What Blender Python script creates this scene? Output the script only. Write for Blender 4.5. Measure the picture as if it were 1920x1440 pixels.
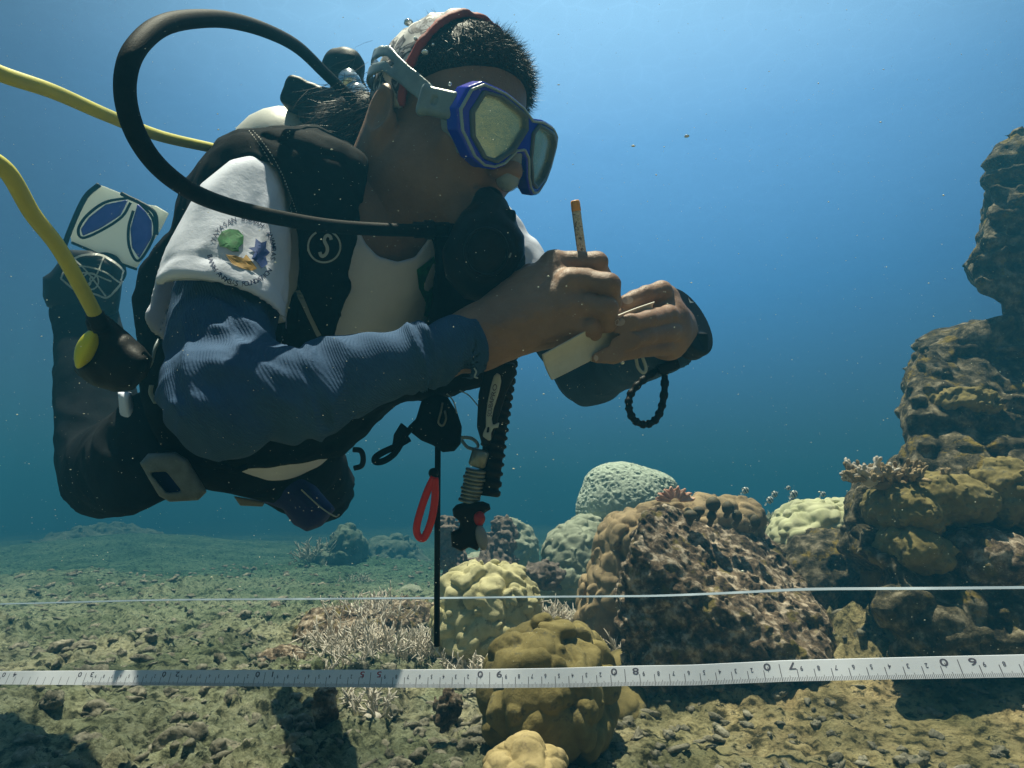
import bpy, math, random
import numpy as np
from mathutils import Vector, Matrix
from mathutils.bvhtree import BVHTree

# ------------------------------------------------------------------ scene, camera, water light
for o in list(bpy.data.objects): bpy.data.objects.remove(o)
SC = bpy.context.scene
COL = SC.collection
FPX, CX, CY = 1200.0, 960.0, 720.0
H, TH = 0.45, math.radians(11.5)
HAZE_D = 0.20
CT, ST = math.cos(TH), math.sin(TH)
cam = bpy.data.cameras.new('camera'); camo = bpy.data.objects.new('camera', cam); COL.objects.link(camo)
cam.sensor_width = 36; cam.lens = 36*FPX/1920; cam.clip_start = 0.02; cam.clip_end = 300
camo.location = (0, 0, H); camo.rotation_euler = (math.pi/2 + TH, 0, 0)
SC.camera = camo
SC.view_settings.view_transform = 'Standard'; SC.view_settings.look = 'None'
SC.view_settings.exposure = 1.68; SC.view_settings.gamma = 1.0
SC.cycles.use_denoising = True
SC.cycles.max_bounces = 8; SC.cycles.diffuse_bounces = 3; SC.cycles.glossy_bounces = 3
SC.cycles.transmission_bounces = 5; SC.cycles.transparent_max_bounces = 10; SC.cycles.volume_bounces = 1
SC.cycles.sample_clamp_indirect = 4

SUN_DIR = Vector((-0.09, 0.12, 0.98)).normalized()      # towards the sun
sun = bpy.data.lights.new('sun', 'SUN'); suno = bpy.data.objects.new('sun', sun); COL.objects.link(suno)
sun.energy = 5.0; sun.angle = math.radians(0.6); sun.color = (1.0, 0.97, 0.78)
suno.rotation_euler = SUN_DIR.to_track_quat('Z', 'Y').to_euler(); suno.location = (0, 0, 8)

W = bpy.data.worlds.new('World'); SC.world = W; W.use_nodes = True
nt = W.node_tree; nt.nodes.clear()
def N(nt, typ, **kw):
    n = nt.nodes.new(typ)
    for k, v in kw.items():
        if k.startswith('i_'):
            key = k[2:]
            key = int(key) if key.isdigit() else key.replace('_', ' ')
            n.inputs[key].default_value = v
        else: setattr(n, k, v)
    return n
def ramp(nt, stops, interp='EASE'):
    r = nt.nodes.new('ShaderNodeValToRGB'); cr = r.color_ramp; cr.interpolation = interp
    while len(cr.elements) < len(stops): cr.elements.new(0.5)
    for e, (p, c) in zip(cr.elements, stops): e.position = p; e.color = (*c, 1)
    return r
def srgb(r, g, b):
    f = lambda c: (c/255/12.92 if c/255 <= 0.04045 else ((c/255+0.055)/1.055)**2.4)
    return (f(r), f(g), f(b))
# water light by direction: bright towards the surface, deep blue level, teal below
tc = N(nt, 'ShaderNodeTexCoord'); sx = N(nt, 'ShaderNodeSeparateXYZ'); nt.links.new(tc.outputs['Generated'], sx.inputs[0])
mr = N(nt, 'ShaderNodeMapRange', i_1=-0.3, i_2=1.0); nt.links.new(sx.outputs['Z'], mr.inputs[0])
def el(z): return (z+0.3)/1.3
rp = ramp(nt, [(0.0, (0.02,0.07,0.07)), (el(-0.02), srgb(34,98,116)), (el(0.13), srgb(35,100,155)), (el(0.32), srgb(54,126,186)),
               (el(0.52), srgb(94,152,204)), (el(0.68), srgb(142,190,228)), (1.0, (0.70,0.95,1.1))], 'LINEAR')
nt.links.new(mr.outputs[0], rp.inputs[0])
GL = Vector((0.13, 0.80, 0.62)).normalized()
dp = N(nt, 'ShaderNodeVectorMath', operation='DOT_PRODUCT'); dp.inputs[1].default_value = GL
nt.links.new(tc.outputs['Generated'], dp.inputs[0])
gm = N(nt, 'ShaderNodeMapRange', i_1=0.70, i_2=1.02, i_3=0.165, i_4=0.585, interpolation_type='SMOOTHSTEP'); nt.links.new(dp.outputs['Value'], gm.inputs[0])
sc = N(nt, 'ShaderNodeVectorMath', operation='SCALE'); nt.links.new(rp.outputs[0], sc.inputs[0]); nt.links.new(gm.outputs[0], sc.inputs['Scale'])
sky = N(nt, 'ShaderNodeTexSky', sky_type='NISHITA', sun_disc=False)
sky.sun_elevation = math.asin(SUN_DIR.z); sky.sun_rotation = math.atan2(SUN_DIR.x, SUN_DIR.y)
bg1 = N(nt, 'ShaderNodeBackground'); bg2 = N(nt, 'ShaderNodeBackground', i_Strength=0.01); add = N(nt, 'ShaderNodeAddShader'); out = N(nt, 'ShaderNodeOutputWorld')
bg1.inputs['Strength'].default_value = 1.0
nt.links.new(sc.outputs[0], bg1.inputs['Color']); nt.links.new(sky.outputs[0], bg2.inputs['Color'])
nt.links.new(bg1.outputs[0], add.inputs[0]); nt.links.new(bg2.outputs[0], add.inputs[1]); nt.links.new(add.outputs[0], out.inputs[0])

# ------------------------------------------------------------------ coordinates
# L = lens-level frame (x right, y forward, z up); W = world
def L2W(p):
    p = np.asarray(p, float).reshape(-1, 3)
    return np.stack([p[:,0], p[:,1]*CT - p[:,2]*ST, H + p[:,1]*ST + p[:,2]*CT], 1)
def W2L(p):
    p = np.asarray(p, float).reshape(-1, 3); z = p[:,2]-H
    return np.stack([p[:,0], p[:,1]*CT + z*ST, -p[:,1]*ST + z*CT], 1)
def pp(px, py, d): return np.array([(px-CX)/FPX*d, d, (CY-py)/FPX*d])
def wp(px, py, d): return L2W(pp(px, py, d))[0]
def proj(P): return CX + P[:,0]/P[:,1]*FPX, CY - P[:,2]/P[:,1]*FPX
def unit(v): v = np.asarray(v, float); return v/np.linalg.norm(v)

# ------------------------------------------------------------------ noise
def _hash(ix, iy, iz, s=0):
    h = (ix.astype(np.int64)*374761393 + iy.astype(np.int64)*668265263 + iz.astype(np.int64)*2147483647 + s*1274126177) & 0xffffffff
    h = ((h ^ (h >> 13))*1274126177) & 0xffffffff
    h = ((h ^ (h >> 16))*2246822519) & 0xffffffff
    return ((h ^ (h >> 15)) & 0xffffff)/float(0xffffff)
def vnoise(P, s=0):
    I = np.floor(P); F = P-I; F = F*F*(3-2*F); r = 0
    for dx in (0,1):
        wx = F[:,0] if dx else 1-F[:,0]
        for dy in (0,1):
            wy = F[:,1] if dy else 1-F[:,1]
            for dz in (0,1):
                wz = F[:,2] if dz else 1-F[:,2]
                r = r + wx*wy*wz*_hash(I[:,0]+dx, I[:,1]+dy, I[:,2]+dz, s)
    return r*2-1
def fbm(P, o=4, s=0):
    r = 0; a = 1.0; t = 0
    for k in range(o): r = r + a*vnoise(P*(2.03**k)+k*17.3, s+k); t += a; a *= 0.5
    return r/t
def worley(P, s=0, jit=0.9):
    I = np.floor(P); b = np.full(len(P), 9.0); b2 = np.full(len(P), 9.0)
    for dx in (-1,0,1):
        for dy in (-1,0,1):
            for dz in (-1,0,1):
                X, Y, Z = I[:,0]+dx, I[:,1]+dy, I[:,2]+dz
                d = (X+.5+jit*(_hash(X,Y,Z,s)-.5)-P[:,0])**2 + (Y+.5+jit*(_hash(X,Y,Z,s+7)-.5)-P[:,1])**2 + (Z+.5+jit*(_hash(X,Y,Z,s+13)-.5)-P[:,2])**2
                b2 = np.minimum(b2, np.maximum(b, d)); b = np.minimum(b, d)
    return np.sqrt(b), np.sqrt(b2)
def domes(P, scale, amp, s=0): f1, _ = worley(P/scale, s); return amp*(1-np.minimum(f1*f1*1.4, 1.3))

# ------------------------------------------------------------------ distance fields
def cap(P, a, b, ra, rb=None):
    rb = ra if rb is None else rb
    a = np.asarray(a); ab = np.asarray(b)-a; t = np.clip(((P-a)@ab)/(ab@ab), 0, 1)
    return np.linalg.norm(P-a-t[:,None]*ab, axis=1) - (ra+(rb-ra)*t)
def chain(P, pts, rs, k=0.0):
    d = cap(P, pts[0], pts[1], rs[0], rs[1])
    for i in range(1, len(pts)-1): d = smin(d, cap(P, pts[i], pts[i+1], rs[i], rs[i+1]), k)
    return d
def ell(P, c, r, B=None):
    q = P-np.asarray(c)
    if B is not None: q = q@np.asarray(B).T     # rows of B = axes
    r = np.asarray(r, float); k0 = np.linalg.norm(q/r, axis=1); k1 = np.linalg.norm(q/(r*r), axis=1)+1e-9
    return k0*(k0-1)/k1
def box(P, c, r, B=None, rd=0.0):
    q = P-np.asarray(c)
    if B is not None: q = q@np.asarray(B).T
    q = np.abs(q)-(np.asarray(r, float)-rd)
    return np.linalg.norm(np.maximum(q, 0), axis=1)+np.minimum(q.max(1), 0)-rd
def smin(a, b, k):
    if k <= 0: return np.minimum(a, b)
    h = np.maximum(k-np.abs(a-b), 0)/k; return np.minimum(a, b)-h*h*k*.25
def smax(a, b, k): return -smin(-a, -b, k)
def sdpoly(x, y, V):
    V = np.asarray(V, float); n = len(V); d = np.full(len(x), 1e18); s = np.ones(len(x))
    for i in range(n):
        a = V[i]; b = V[i-1]; ex, ey = b-a; wx, wy = x-a[0], y-a[1]
        t = np.clip((wx*ex+wy*ey)/(ex*ex+ey*ey), 0, 1)
        d = np.minimum(d, (wx-ex*t)**2+(wy-ey*t)**2)
        c1 = y >= a[1]; c2 = y < b[1]; c3 = ex*wy > ey*wx
        s = np.where((c1&c2&c3)|(~c1&~c2&~c3), -s, s)
    return s*np.sqrt(d)
def prism(P, V, d0, d1, k=0.01):           # outline (photo pixels at its own distance) given real depth
    dd = np.maximum(P[:,1], 0.05); x, y = proj(np.stack([P[:,0], dd, P[:,2]], 1))
    return smax(sdpoly(x, y, V)*dd/FPX, np.maximum(d0-P[:,1], P[:,1]-d1), k)

def sdf_mesh(f, lo, hi, h, slack=1.5):
    B = 8; lo = np.asarray(lo, float); n = (np.ceil((np.asarray(hi)-lo)/h/B).astype(int)+1)*B
    nb = n//B; g = np.stack(np.meshgrid(*[np.arange(k) for k in nb], indexing='ij'), -1).reshape(-1, 3)
    cd = f(lo+(g*B+(B-1)/2)*h)
    V = np.empty(n, np.float32)
    V.reshape(nb[0],B,nb[1],B,nb[2],B)[:] = (np.sign(cd)*9).reshape(nb)[:,None,:,None,:,None]
    act = g[np.abs(cd) < h*B*0.87*slack]
    off = np.stack(np.meshgrid(*[np.arange(B)]*3, indexing='ij'), -1).reshape(-1, 3)
    for s in range(0, len(act), 600):
        A = act[s:s+600]; I = (A[:,None,:]*B+off[None]).reshape(-1, 3)
        V[I[:,0],I[:,1],I[:,2]] = f(lo+I*h)
    S = V < 0
    S[0]=S[-1]=False; S[:,0]=S[:,-1]=False; S[:,:,0]=S[:,:,-1]=False
    V = np.where(S, np.minimum(V,-1e-6), np.maximum(V,1e-6))
    cn = np.zeros(np.array(S.shape)-1, np.int8)
    for dx in (0,1):
        for dy in (0,1):
            for dz in (0,1): cn += S[dx:S.shape[0]-1+dx, dy:S.shape[1]-1+dy, dz:S.shape[2]-1+dz]
    cells = np.argwhere((cn > 0)&(cn < 8))
    idx = np.full(cn.shape, -1, np.int32); idx[tuple(cells.T)] = np.arange(len(cells))
    acc = np.zeros((len(cells), 3)); cnt = np.zeros(len(cells))
    cr = [np.array(c) for c in np.ndindex(2,2,2)]
    for a in cr:
        for ax in range(3):
            if a[ax]: continue
            b = a.copy(); b[ax] = 1
            va = V[tuple((cells+a).T)].astype(float); vb = V[tuple((cells+b).T)].astype(float)
            m = (va < 0) != (vb < 0); t = np.where(m, va/(va-vb+1e-20), 0); t = np.clip(t, 0, 1)
            acc += m[:,None]*(a+t[:,None]*(b-a)); cnt += m
    verts = lo+(cells+acc/np.maximum(cnt,1)[:,None])*h
    quads = []
    for ax in range(3):
        u, v = (ax+1)%3, (ax+2)%3
        sl0 = [slice(1,-1)]*3; sl1 = [slice(1,-1)]*3; sl0[ax] = slice(0,-1); sl1[ax] = slice(1,None)
        s0 = S[tuple(sl0)]; s1 = S[tuple(sl1)]
        E = np.argwhere(s0 != s1); 
        if not len(E): continue
        flip = s0[tuple(E.T)]
        o = np.ones(3, int); o[ax] = 0; E = E+o
        eu = np.zeros(3,int); eu[u] = 1; ev = np.zeros(3,int); ev[v] = 1
        q = np.stack([idx[tuple((E-eu-ev).T)], idx[tuple((E-ev).T)], idx[tuple(E.T)], idx[tuple((E-eu).T)]], 1)
        q[~flip] = q[~flip][:, ::-1]
        quads.append(q)
    Q = np.concatenate(quads); Q = Q[(Q >= 0).all(1)]
    return verts, Q

def biggest(v, Q):                           # drop loose crumbs, keep the largest connected body
    L = np.arange(len(v)); 
    for _ in range(200):
        m = L[Q].min(1); L2 = L.copy(); np.minimum.at(L2, Q.ravel(), np.repeat(m, Q.shape[1])); L2 = L2[L2]
        if (L2 == L).all(): break
        L = L2
    b = np.bincount(L).argmax(); keep = L == b; idx = np.cumsum(keep)-1; q = Q[keep[Q].all(1)]
    return v[keep], idx[q]

# ------------------------------------------------------------------ mesh makers
def tag(o, label=None, cat=None, group=None, kind=None):
    if label: o['label'] = label
    if cat: o['category'] = cat
    if group: o['group'] = group
    if kind: o['kind'] = kind
    return o
def thing(name, label, cat, P, group=None):
    o = bpy.data.objects.new(name, None); COL.objects.link(o); o.empty_display_size = .02
    o.location = P; return tag(o, label, cat, group)
def wloc(o):
    l = Vector((0,0,0))
    while o is not None: l = l+o.location; o = o.parent
    return l
def mk(name, V, F, mat, parent=None, frame='L', smooth=True, label=None, mats=None, mi=None):
    V = np.asarray(V, float).reshape(-1, 3)
    if frame == 'L': V = L2W(V)
    c = (V.min(0)+V.max(0))/2; c[2] = V[:,2].min()
    me = bpy.data.meshes.new(name)
    if isinstance(F, np.ndarray):
        k = F.shape[1]; me.vertices.add(len(V)); me.vertices.foreach_set('co', (V-c).astype(np.float32).ravel())
        me.loops.add(F.size); me.loops.foreach_set('vertex_index', F.astype(np.int32).ravel())
        me.polygons.add(len(F)); me.polygons.foreach_set('loop_start', np.arange(0, F.size, k, dtype=np.int32))
        me.update(calc_edges=True); me.validate()
    else: me.from_pydata([tuple(v) for v in (V-c)], [], [tuple(f) for f in F])
    me.shade_smooth() if smooth else me.shade_flat()
    for m in (mats or [mat]): me.materials.append(m)
    if mi is not None: me.polygons.foreach_set('material_index', np.asarray(mi, np.int32)); me.update()
    o = bpy.data.objects.new(name, me); COL.objects.link(o)
    if parent: o.parent = parent; o.location = Vector(c)-wloc(parent)
    else: o.location = c
    if label: o['label'] = label
    return o
class MB:                                    # collects several closed shapes of one part
    def __init__(s): s.v = []; s.f = []; s.n = 0
    def add(s, V, F):
        V = np.asarray(V, float).reshape(-1, 3); s.v.append(V); s.f += [tuple(int(i)+s.n for i in f) for f in F]; s.n += len(V); return s
    def build(s, name, mat, parent=None, **k): return mk(name, np.concatenate(s.v), s.f, mat, parent, **k)
def catmull(pts, n=12):
    P = np.asarray(pts, float); P = np.vstack([2*P[0]-P[1], P, 2*P[-1]-P[-2]]); out = []
    for i in range(1, len(P)-2):
        for t in np.linspace(0, 1, n, endpoint=False):
            a, b, c, d = P[i-1:i+3]
            out.append(.5*((2*b)+(-a+c)*t+(2*a-5*b+4*c-d)*t*t+(-a+3*b-3*c+d)*t**3))
    out.append(P[-2]); return np.array(out)
def tube(path, r, seg=12, closed=False, flat=1.0, up=None):
    P = np.asarray(path, float); n = len(P); r = np.broadcast_to(np.asarray(r, float), (n,)) if np.ndim(r) < 2 else r
    T = np.gradient(P, axis=0) if not closed else np.roll(P,-1,0)-np.roll(P,1,0)
    T /= np.linalg.norm(T, axis=1)[:,None]+1e-12
    u = np.cross(T[0], up if up is not None else [0.1,0.2,1]); u /= np.linalg.norm(u)+1e-12; V = []
    for i in range(n):
        if up is not None: u = np.cross(T[i], up)
        u = u-T[i]*(u@T[i]); u /= np.linalg.norm(u)+1e-12; w = np.cross(T[i], u)
        for k in range(seg):
            a = 2*math.pi*k/seg; V.append(P[i]+r[i]*(math.cos(a)*u*flat+math.sin(a)*w))
    F = []
    for i in range(n if closed else n-1):
        for k in range(seg):
            a, b = i*seg+k, i*seg+(k+1)%seg; j = ((i+1)%n)*seg; F.append((a, b, j+(k+1)%seg, j+k))
    if not closed: F.append(tuple(range(seg))[::-1]); F.append(tuple((n-1)*seg+k for k in range(seg)))
    return np.array(V), F
def lathe(a, axis, prof, seg=28):            # prof: (along axis, radius)
    axis = unit(axis); u = unit(np.cross(axis, [0.3,0.5,1])); w = np.cross(axis, u); V = []; F = []
    for t, r in prof:
        for k in range(seg):
            q = 2*math.pi*k/seg; V.append(np.asarray(a)+axis*t+r*(math.cos(q)*u+math.sin(q)*w))
    for i in range(len(prof)-1):
        for k in range(seg): F.append((i*seg+k, i*seg+(k+1)%seg, (i+1)*seg+(k+1)%seg, (i+1)*seg+k))
    F.append(tuple(range(seg))[::-1]); F.append(tuple((len(prof)-1)*seg+k for k in range(seg)))
    return np.array(V), F
def bvh(ob):
    me = ob.data; mw = np.array(wloc(ob))
    V = np.empty(len(me.vertices)*3); me.vertices.foreach_get('co', V)
    VW = V.reshape(-1,3)+mw
    return BVHTree.FromPolygons([tuple(v) for v in VW], [tuple(p.vertices) for p in me.polygons])
def onto(tree, px, py, lift=0.0012, dflt=None):
    """world point where the sight line through a photo pixel meets a surface, lifted off it"""
    d = Vector(wp(px, py, 1.0))-Vector((0,0,H)); d.normalize()
    loc, nor, i, t = tree.ray_cast(Vector((0,0,H)), d)
    if loc is None: return dflt
    if nor.dot(d) > 0: nor = -nor
    return np.array(loc+nor*lift)
def text2d(s, bold=0.0):
    cu = bpy.data.curves.new('t', 'FONT'); cu.body = s; cu.offset = bold; cu.resolution_u = 3
    ob = bpy.data.objects.new('t', cu); COL.objects.link(ob)
    dg = bpy.context.evaluated_depsgraph_get(); me = bpy.data.meshes.new_from_object(ob.evaluated_get(dg))
    V = np.array([v.co[:2] for v in me.vertices]).reshape(-1,2); F = [tuple(p.vertices) for p in me.polygons]
    bpy.data.objects.remove(ob); bpy.data.meshes.remove(me)
    return V, F
def decal(name, tree, polys, mat, parent, lift=0.0012):
    """flat marks (list of (2d verts in photo px, faces)) printed on a surface"""
    m = MB()
    for V, F in polys:
        pts = [onto(tree, x, y, lift) for x, y in V]
        ok = [p for p in pts if p is not None]
        if len(ok) < 3: continue
        c = np.mean(ok, 0); pts = [p if p is not None else c for p in pts]
        m.add(pts, F)
    if not m.v: return None
    return m.build(name, mat, parent, frame='W', smooth=False)
def stroke(pts, w, n=8):                      # 2d ribbon in px
    P = catmull([(x,y,0) for x,y in pts], n)[:,:2] if len(pts) > 2 else np.array([np.add(np.multiply(pts[0],1-t),np.multiply(pts[1],t)) for t in np.linspace(0,1,n)])
    T = np.gradient(P, axis=0); T /= np.linalg.norm(T,axis=1)[:,None]+1e-9; Nn = np.stack([-T[:,1],T[:,0]],1)
    w = np.broadcast_to(w, (len(P),))[:,None]/2
    V = np.concatenate([P+Nn*w, P-Nn*w]); k = len(P)
    return V, [(i, i+1, k+i+1, k+i) for i in range(k-1)]

# ------------------------------------------------------------------ materials
def mat(name, col, rough=0.6, col2=None, ns=20.0, bump=0.0, bs=60.0, col3=None, metal=0.0, spec=0.4, detail=6, vor=None, vors=30, sub=0, alpha=None, trans=0, wave=None, lo=0.35, hi=0.65, coat=0):
    m = bpy.data.materials.new(name); m.use_nodes = True; t = m.node_tree; b = t.nodes['Principled BSDF']
    b.inputs['Roughness'].default_value = rough; b.inputs['Metallic'].default_value = metal
    b.inputs['Specular IOR Level'].default_value = spec; b.inputs['Base Color'].default_value = (*col, 1)
    b.inputs['Coat Weight'].default_value = coat
    if sub: b.inputs['Subsurface Weight'].default_value = sub; b.inputs['Subsurface Radius'].default_value = (.01,.004,.002); b.inputs['Subsurface Scale'].default_value = .6
    if trans: b.inputs['Transmission Weight'].default_value = trans; b.inputs['IOR'].default_value = 1.1
    if alpha is not None: b.inputs['Alpha'].default_value = alpha
    co = N(t, 'ShaderNodeTexCoord').outputs['Object']
    if col2 is not None:
        n = N(t, 'ShaderNodeTexNoise', i_Scale=ns, i_Detail=detail, i_Roughness=.62); t.links.new(co, n.inputs[0])
        st = [(lo, col), (hi, col2)] if col3 is None else [(lo, col), ((lo+hi)/2, col2), (hi, col3)]
        r = ramp(t, st, 'LINEAR'); t.links.new(n.outputs[0], r.inputs[0]); src = r.outputs[0]
        if vor is not None:
            v = N(t, 'ShaderNodeTexNoise', i_Scale=vors, i_Detail=4, i_Roughness=.7); t.links.new(co, v.inputs[0])
            r2 = ramp(t, [(.56,(0,0,0)),(.66,(1,1,1))], 'LINEAR'); t.links.new(v.outputs[0], r2.inputs[0])
            mx = N(t, 'ShaderNodeMix', data_type='RGBA'); t.links.new(r2.outputs[0], mx.inputs[0]); t.links.new(src, mx.inputs[6]); mx.inputs[7].default_value = (*vor, 1); src = mx.outputs[2]
        t.links.new(src, b.inputs['Base Color'])
    last = None
    if bump:
        n = N(t, 'ShaderNodeTexNoise', i_Scale=bs, i_Detail=8, i_Roughness=.7); t.links.new(co, n.inputs[0])
        bp = N(t, 'ShaderNodeBump', i_Strength=1.0, i_Distance=bump); t.links.new(n.outputs[0], bp.inputs['Height']); last = bp
    if wave:
        sc_, amp, rot = wave
        mp = N(t, 'ShaderNodeMapping'); mp.inputs['Rotation'].default_value = rot; t.links.new(co, mp.inputs[0])
        wv = N(t, 'ShaderNodeTexWave', i_Scale=sc_, i_Distortion=1.2, i_Detail=1.0); wv.inputs['Detail Scale'].default_value = 0.6; t.links.new(mp.outputs[0], wv.inputs[0])
        bp = N(t, 'ShaderNodeBump', i_Strength=1.0, i_Distance=amp); t.links.new(wv.outputs['Fac'], bp.inputs['Height'])
        if last: t.links.new(last.outputs[0], bp.inputs['Normal'])
        last = bp
    if last: t.links.new(last.outputs[0], b.inputs['Normal'])
    return m
M = {}
M['skin'] = mat('skin', (.24,.135,.085), .48, (.33,.20,.13), 14, .0010, 190, spec=.35, sub=.12)
M['nail'] = mat('nail', (.46,.34,.28), .28)
M['hair'] = mat('hair', (.010,.007,.005), .6, spec=.12)
M['hair_brown'] = mat('hair_brown', (.075,.048,.032), .5, spec=.25)
M['navy'] = mat('navy_fabric', (.030,.070,.145), .85, (.048,.105,.205), 9, .0006, 320, wave=(150, .00035, (0,.55,.25)), spec=.2)
M['white'] = mat('white_cotton', (.74,.78,.90), .8, (.66,.70,.82), 12, .0010, 40, spec=.2)
M['black'] = mat('black_nylon', (.004,.0045,.005), .85, (.010,.010,.010), 60, .0005, 500, spec=.04)
M['rubber'] = mat('black_rubber', (.005,.0055,.006), .5, (.010,.010,.010), 60, .0003, 300, spec=.14)
M['hose'] = mat('hose_rubber', (.004,.0045,.0045), .65, (.010,.010,.009), 120, .0004, 600, spec=.08)
M['neoprene'] = mat('neoprene', (.009,.010,.012), .95, (.014,.016,.018), 25, .0015, 60, spec=.04)
M['trouser_blue'] = mat('trouser_blue', (.008,.015,.12), .8, (.012,.02,.15), 30, .001, 80)
M['yellow'] = mat('yellow_hose', (.62,.56,.07), .5, (.52,.48,.08), 40, .0003, 300)
M['yellow_cap'] = mat('yellow_plastic', (.72,.68,.02), .3)
M['mask_blue'] = mat('mask_blue', (.012,.010,.55), .22, coat=.4)
M['mask_grey'] = mat('mask_grey', (.10,.12,.14), .25)
M['mask_light'] = mat('mask_light', (.30,.38,.42), .3)
M['lens'] = mat('mirror_lens', (.72,.82,.66), .16, (.52,.64,.50), 30, .0009, 55, metal=.75)
M['silicone'] = mat('clear_silicone', (.45,.58,.64), .25, spec=.6, alpha=.45)
M['strap'] = mat('silicone_strap', (.26,.33,.35), .35, (.18,.22,.24), 25, .0005, 90)
M['chrome'] = mat('chrome', (.75,.78,.78), .18, metal=1.0)
M['dullmetal'] = mat('dull_metal', (.30,.32,.28), .35, (.16,.17,.14), 90, metal=.6)
M['tank'] = mat('tank_paint', (.62,.62,.56), .45, (.5,.5,.45), 20, .0005, 90)
M['logo'] = mat('grey_print', (.40,.45,.45), .6)
M['logo_dim'] = mat('dim_print', (.22,.25,.25), .6)
M['stitch'] = mat('stitch_thread', (.38,.38,.34), .8)
M['green'] = mat('green_print', (.03,.26,.07), .7, (.015,.10,.03), 120)
M['blueprint'] = mat('blue_print', (.03,.09,.34), .7, (.02,.05,.2), 120)
M['gold'] = mat('gold_print', (.50,.30,.06), .7, (.32,.17,.03), 140)
M['darkprint'] = mat('dark_print', (.02,.04,.12), .7)
M['red'] = mat('red_rubber', (.85,.02,.015), .35)
M['redbtn'] = mat('red_button', (.38,.015,.02), .4)
M['greybtn'] = mat('grey_button', (.25,.26,.27), .5)
M['paper'] = mat('waterproof_paper', (.62,.60,.52), .55, (.55,.52,.44), 50, .0004, 200)
M['pencil'] = mat('worn_pencil', (.45,.36,.22), .6, (.70,.64,.52), 260, .0004, 600, col3=(.12,.09,.06), lo=.4, hi=.62)
M['orange'] = mat('orange_pencil', (.80,.33,.03), .5)
M['tape'] = mat('white_tape', (.84,.87,.95), .4, (.80,.83,.90), 60)
t_ = M['tape'].node_tree; tr_ = N(t_,'ShaderNodeBsdfTranslucent'); tr_.inputs[0].default_value = (.85,.87,.92,1); mxs = N(t_,'ShaderNodeMixShader', i_0=.25)
t_.links.new(t_.nodes['Principled BSDF'].outputs[0], mxs.inputs[1]); t_.links.new(tr_.outputs[0], mxs.inputs[2]); t_.links.new(mxs.outputs[0], t_.nodes['Material Output'].inputs[0])
M['ink'] = mat('tape_ink', (.09,.09,.13), .6)
M['redink'] = mat('tape_red_ink', (.40,.03,.06), .6)
M['buckle'] = mat('grey_buckle', (.15,.18,.19), .5, (.10,.12,.12), 60, .0006, 150)
M['beige'] = mat('beige_plastic', (.20,.19,.15), .6)
M['finblade'] = mat('fin_white', (.80,.82,.74), .35)
t_ = M['finblade'].node_tree; tr_ = N(t_,'ShaderNodeBsdfTranslucent'); tr_.inputs[0].default_value = (.85,.88,.80,1); mxs = N(t_,'ShaderNodeMixShader', i_0=.6)
t_.links.new(t_.nodes['Principled BSDF'].outputs[0], mxs.inputs[1]); t_.links.new(tr_.outputs[0], mxs.inputs[2]); t_.links.new(mxs.outputs[0], t_.nodes['Material Output'].inputs[0])
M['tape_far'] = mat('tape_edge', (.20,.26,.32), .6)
M['finblue'] = mat('fin_blue', (.06,.07,.55), .3, (.10,.10,.62), 40)
M['sand'] = None
# ------------------------------------------------------------------ the diver: skeleton
Sr, Sl = pp(458,388,.69), pp(905,430,1.0)
mid = (np.array([-.292,.68,.181])+np.array([-.05,1.0,.24]))/2; pel = np.array([-.425,.98,-.106])
Sh = unit(Sl-Sr); Sp = unit(mid-pel); Nc = unit(np.cross(Sh, Sp)); Sh = unit(np.cross(Sp, Nc))
TB = np.stack([Sh, Nc, Sp])
Ua, El, Wr = pp(418,612,.607), pp(420,750,.535), pp(893,636,.655)
El2, Wr2 = pp(1105,697,.97), pp(1268,628,.775)
HC = np.array([-.0775,.802,.3104]); HB = np.array([[.614,.783,-.100],[.735,-.613,-.290],[.288,-.105,.952]])
HB[2] = unit(np.cross(HB[1], HB[0]))*1; HB[2] *= np.sign(HB[2][2]); HB[0] = unit(HB[0]); HB[1] = unit(np.cross(HB[0], HB[2])); HB[1] *= np.sign(HB[1][0])
hp = lambda a,f,u: HC + a*HB[0] + f*HB[1] + u*HB[2]
tohead = lambda P: (P-HC)@HB.T
NB = mid+.05*Sp+.0*Nc

def torso_sd(P, g=0.0):
    d = ell(P, mid-.13*Sp+.0*Nc, (.165+g,.115+g,.20+g), TB)
    d = smin(d, ell(P, mid-.32*Sp, (.148+g,.105+g,.18+g), TB), .06)
    return smin(d, cap(P, Sr+.05*Sh, Sl-.02*Sh, .062+g), .07)

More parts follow.
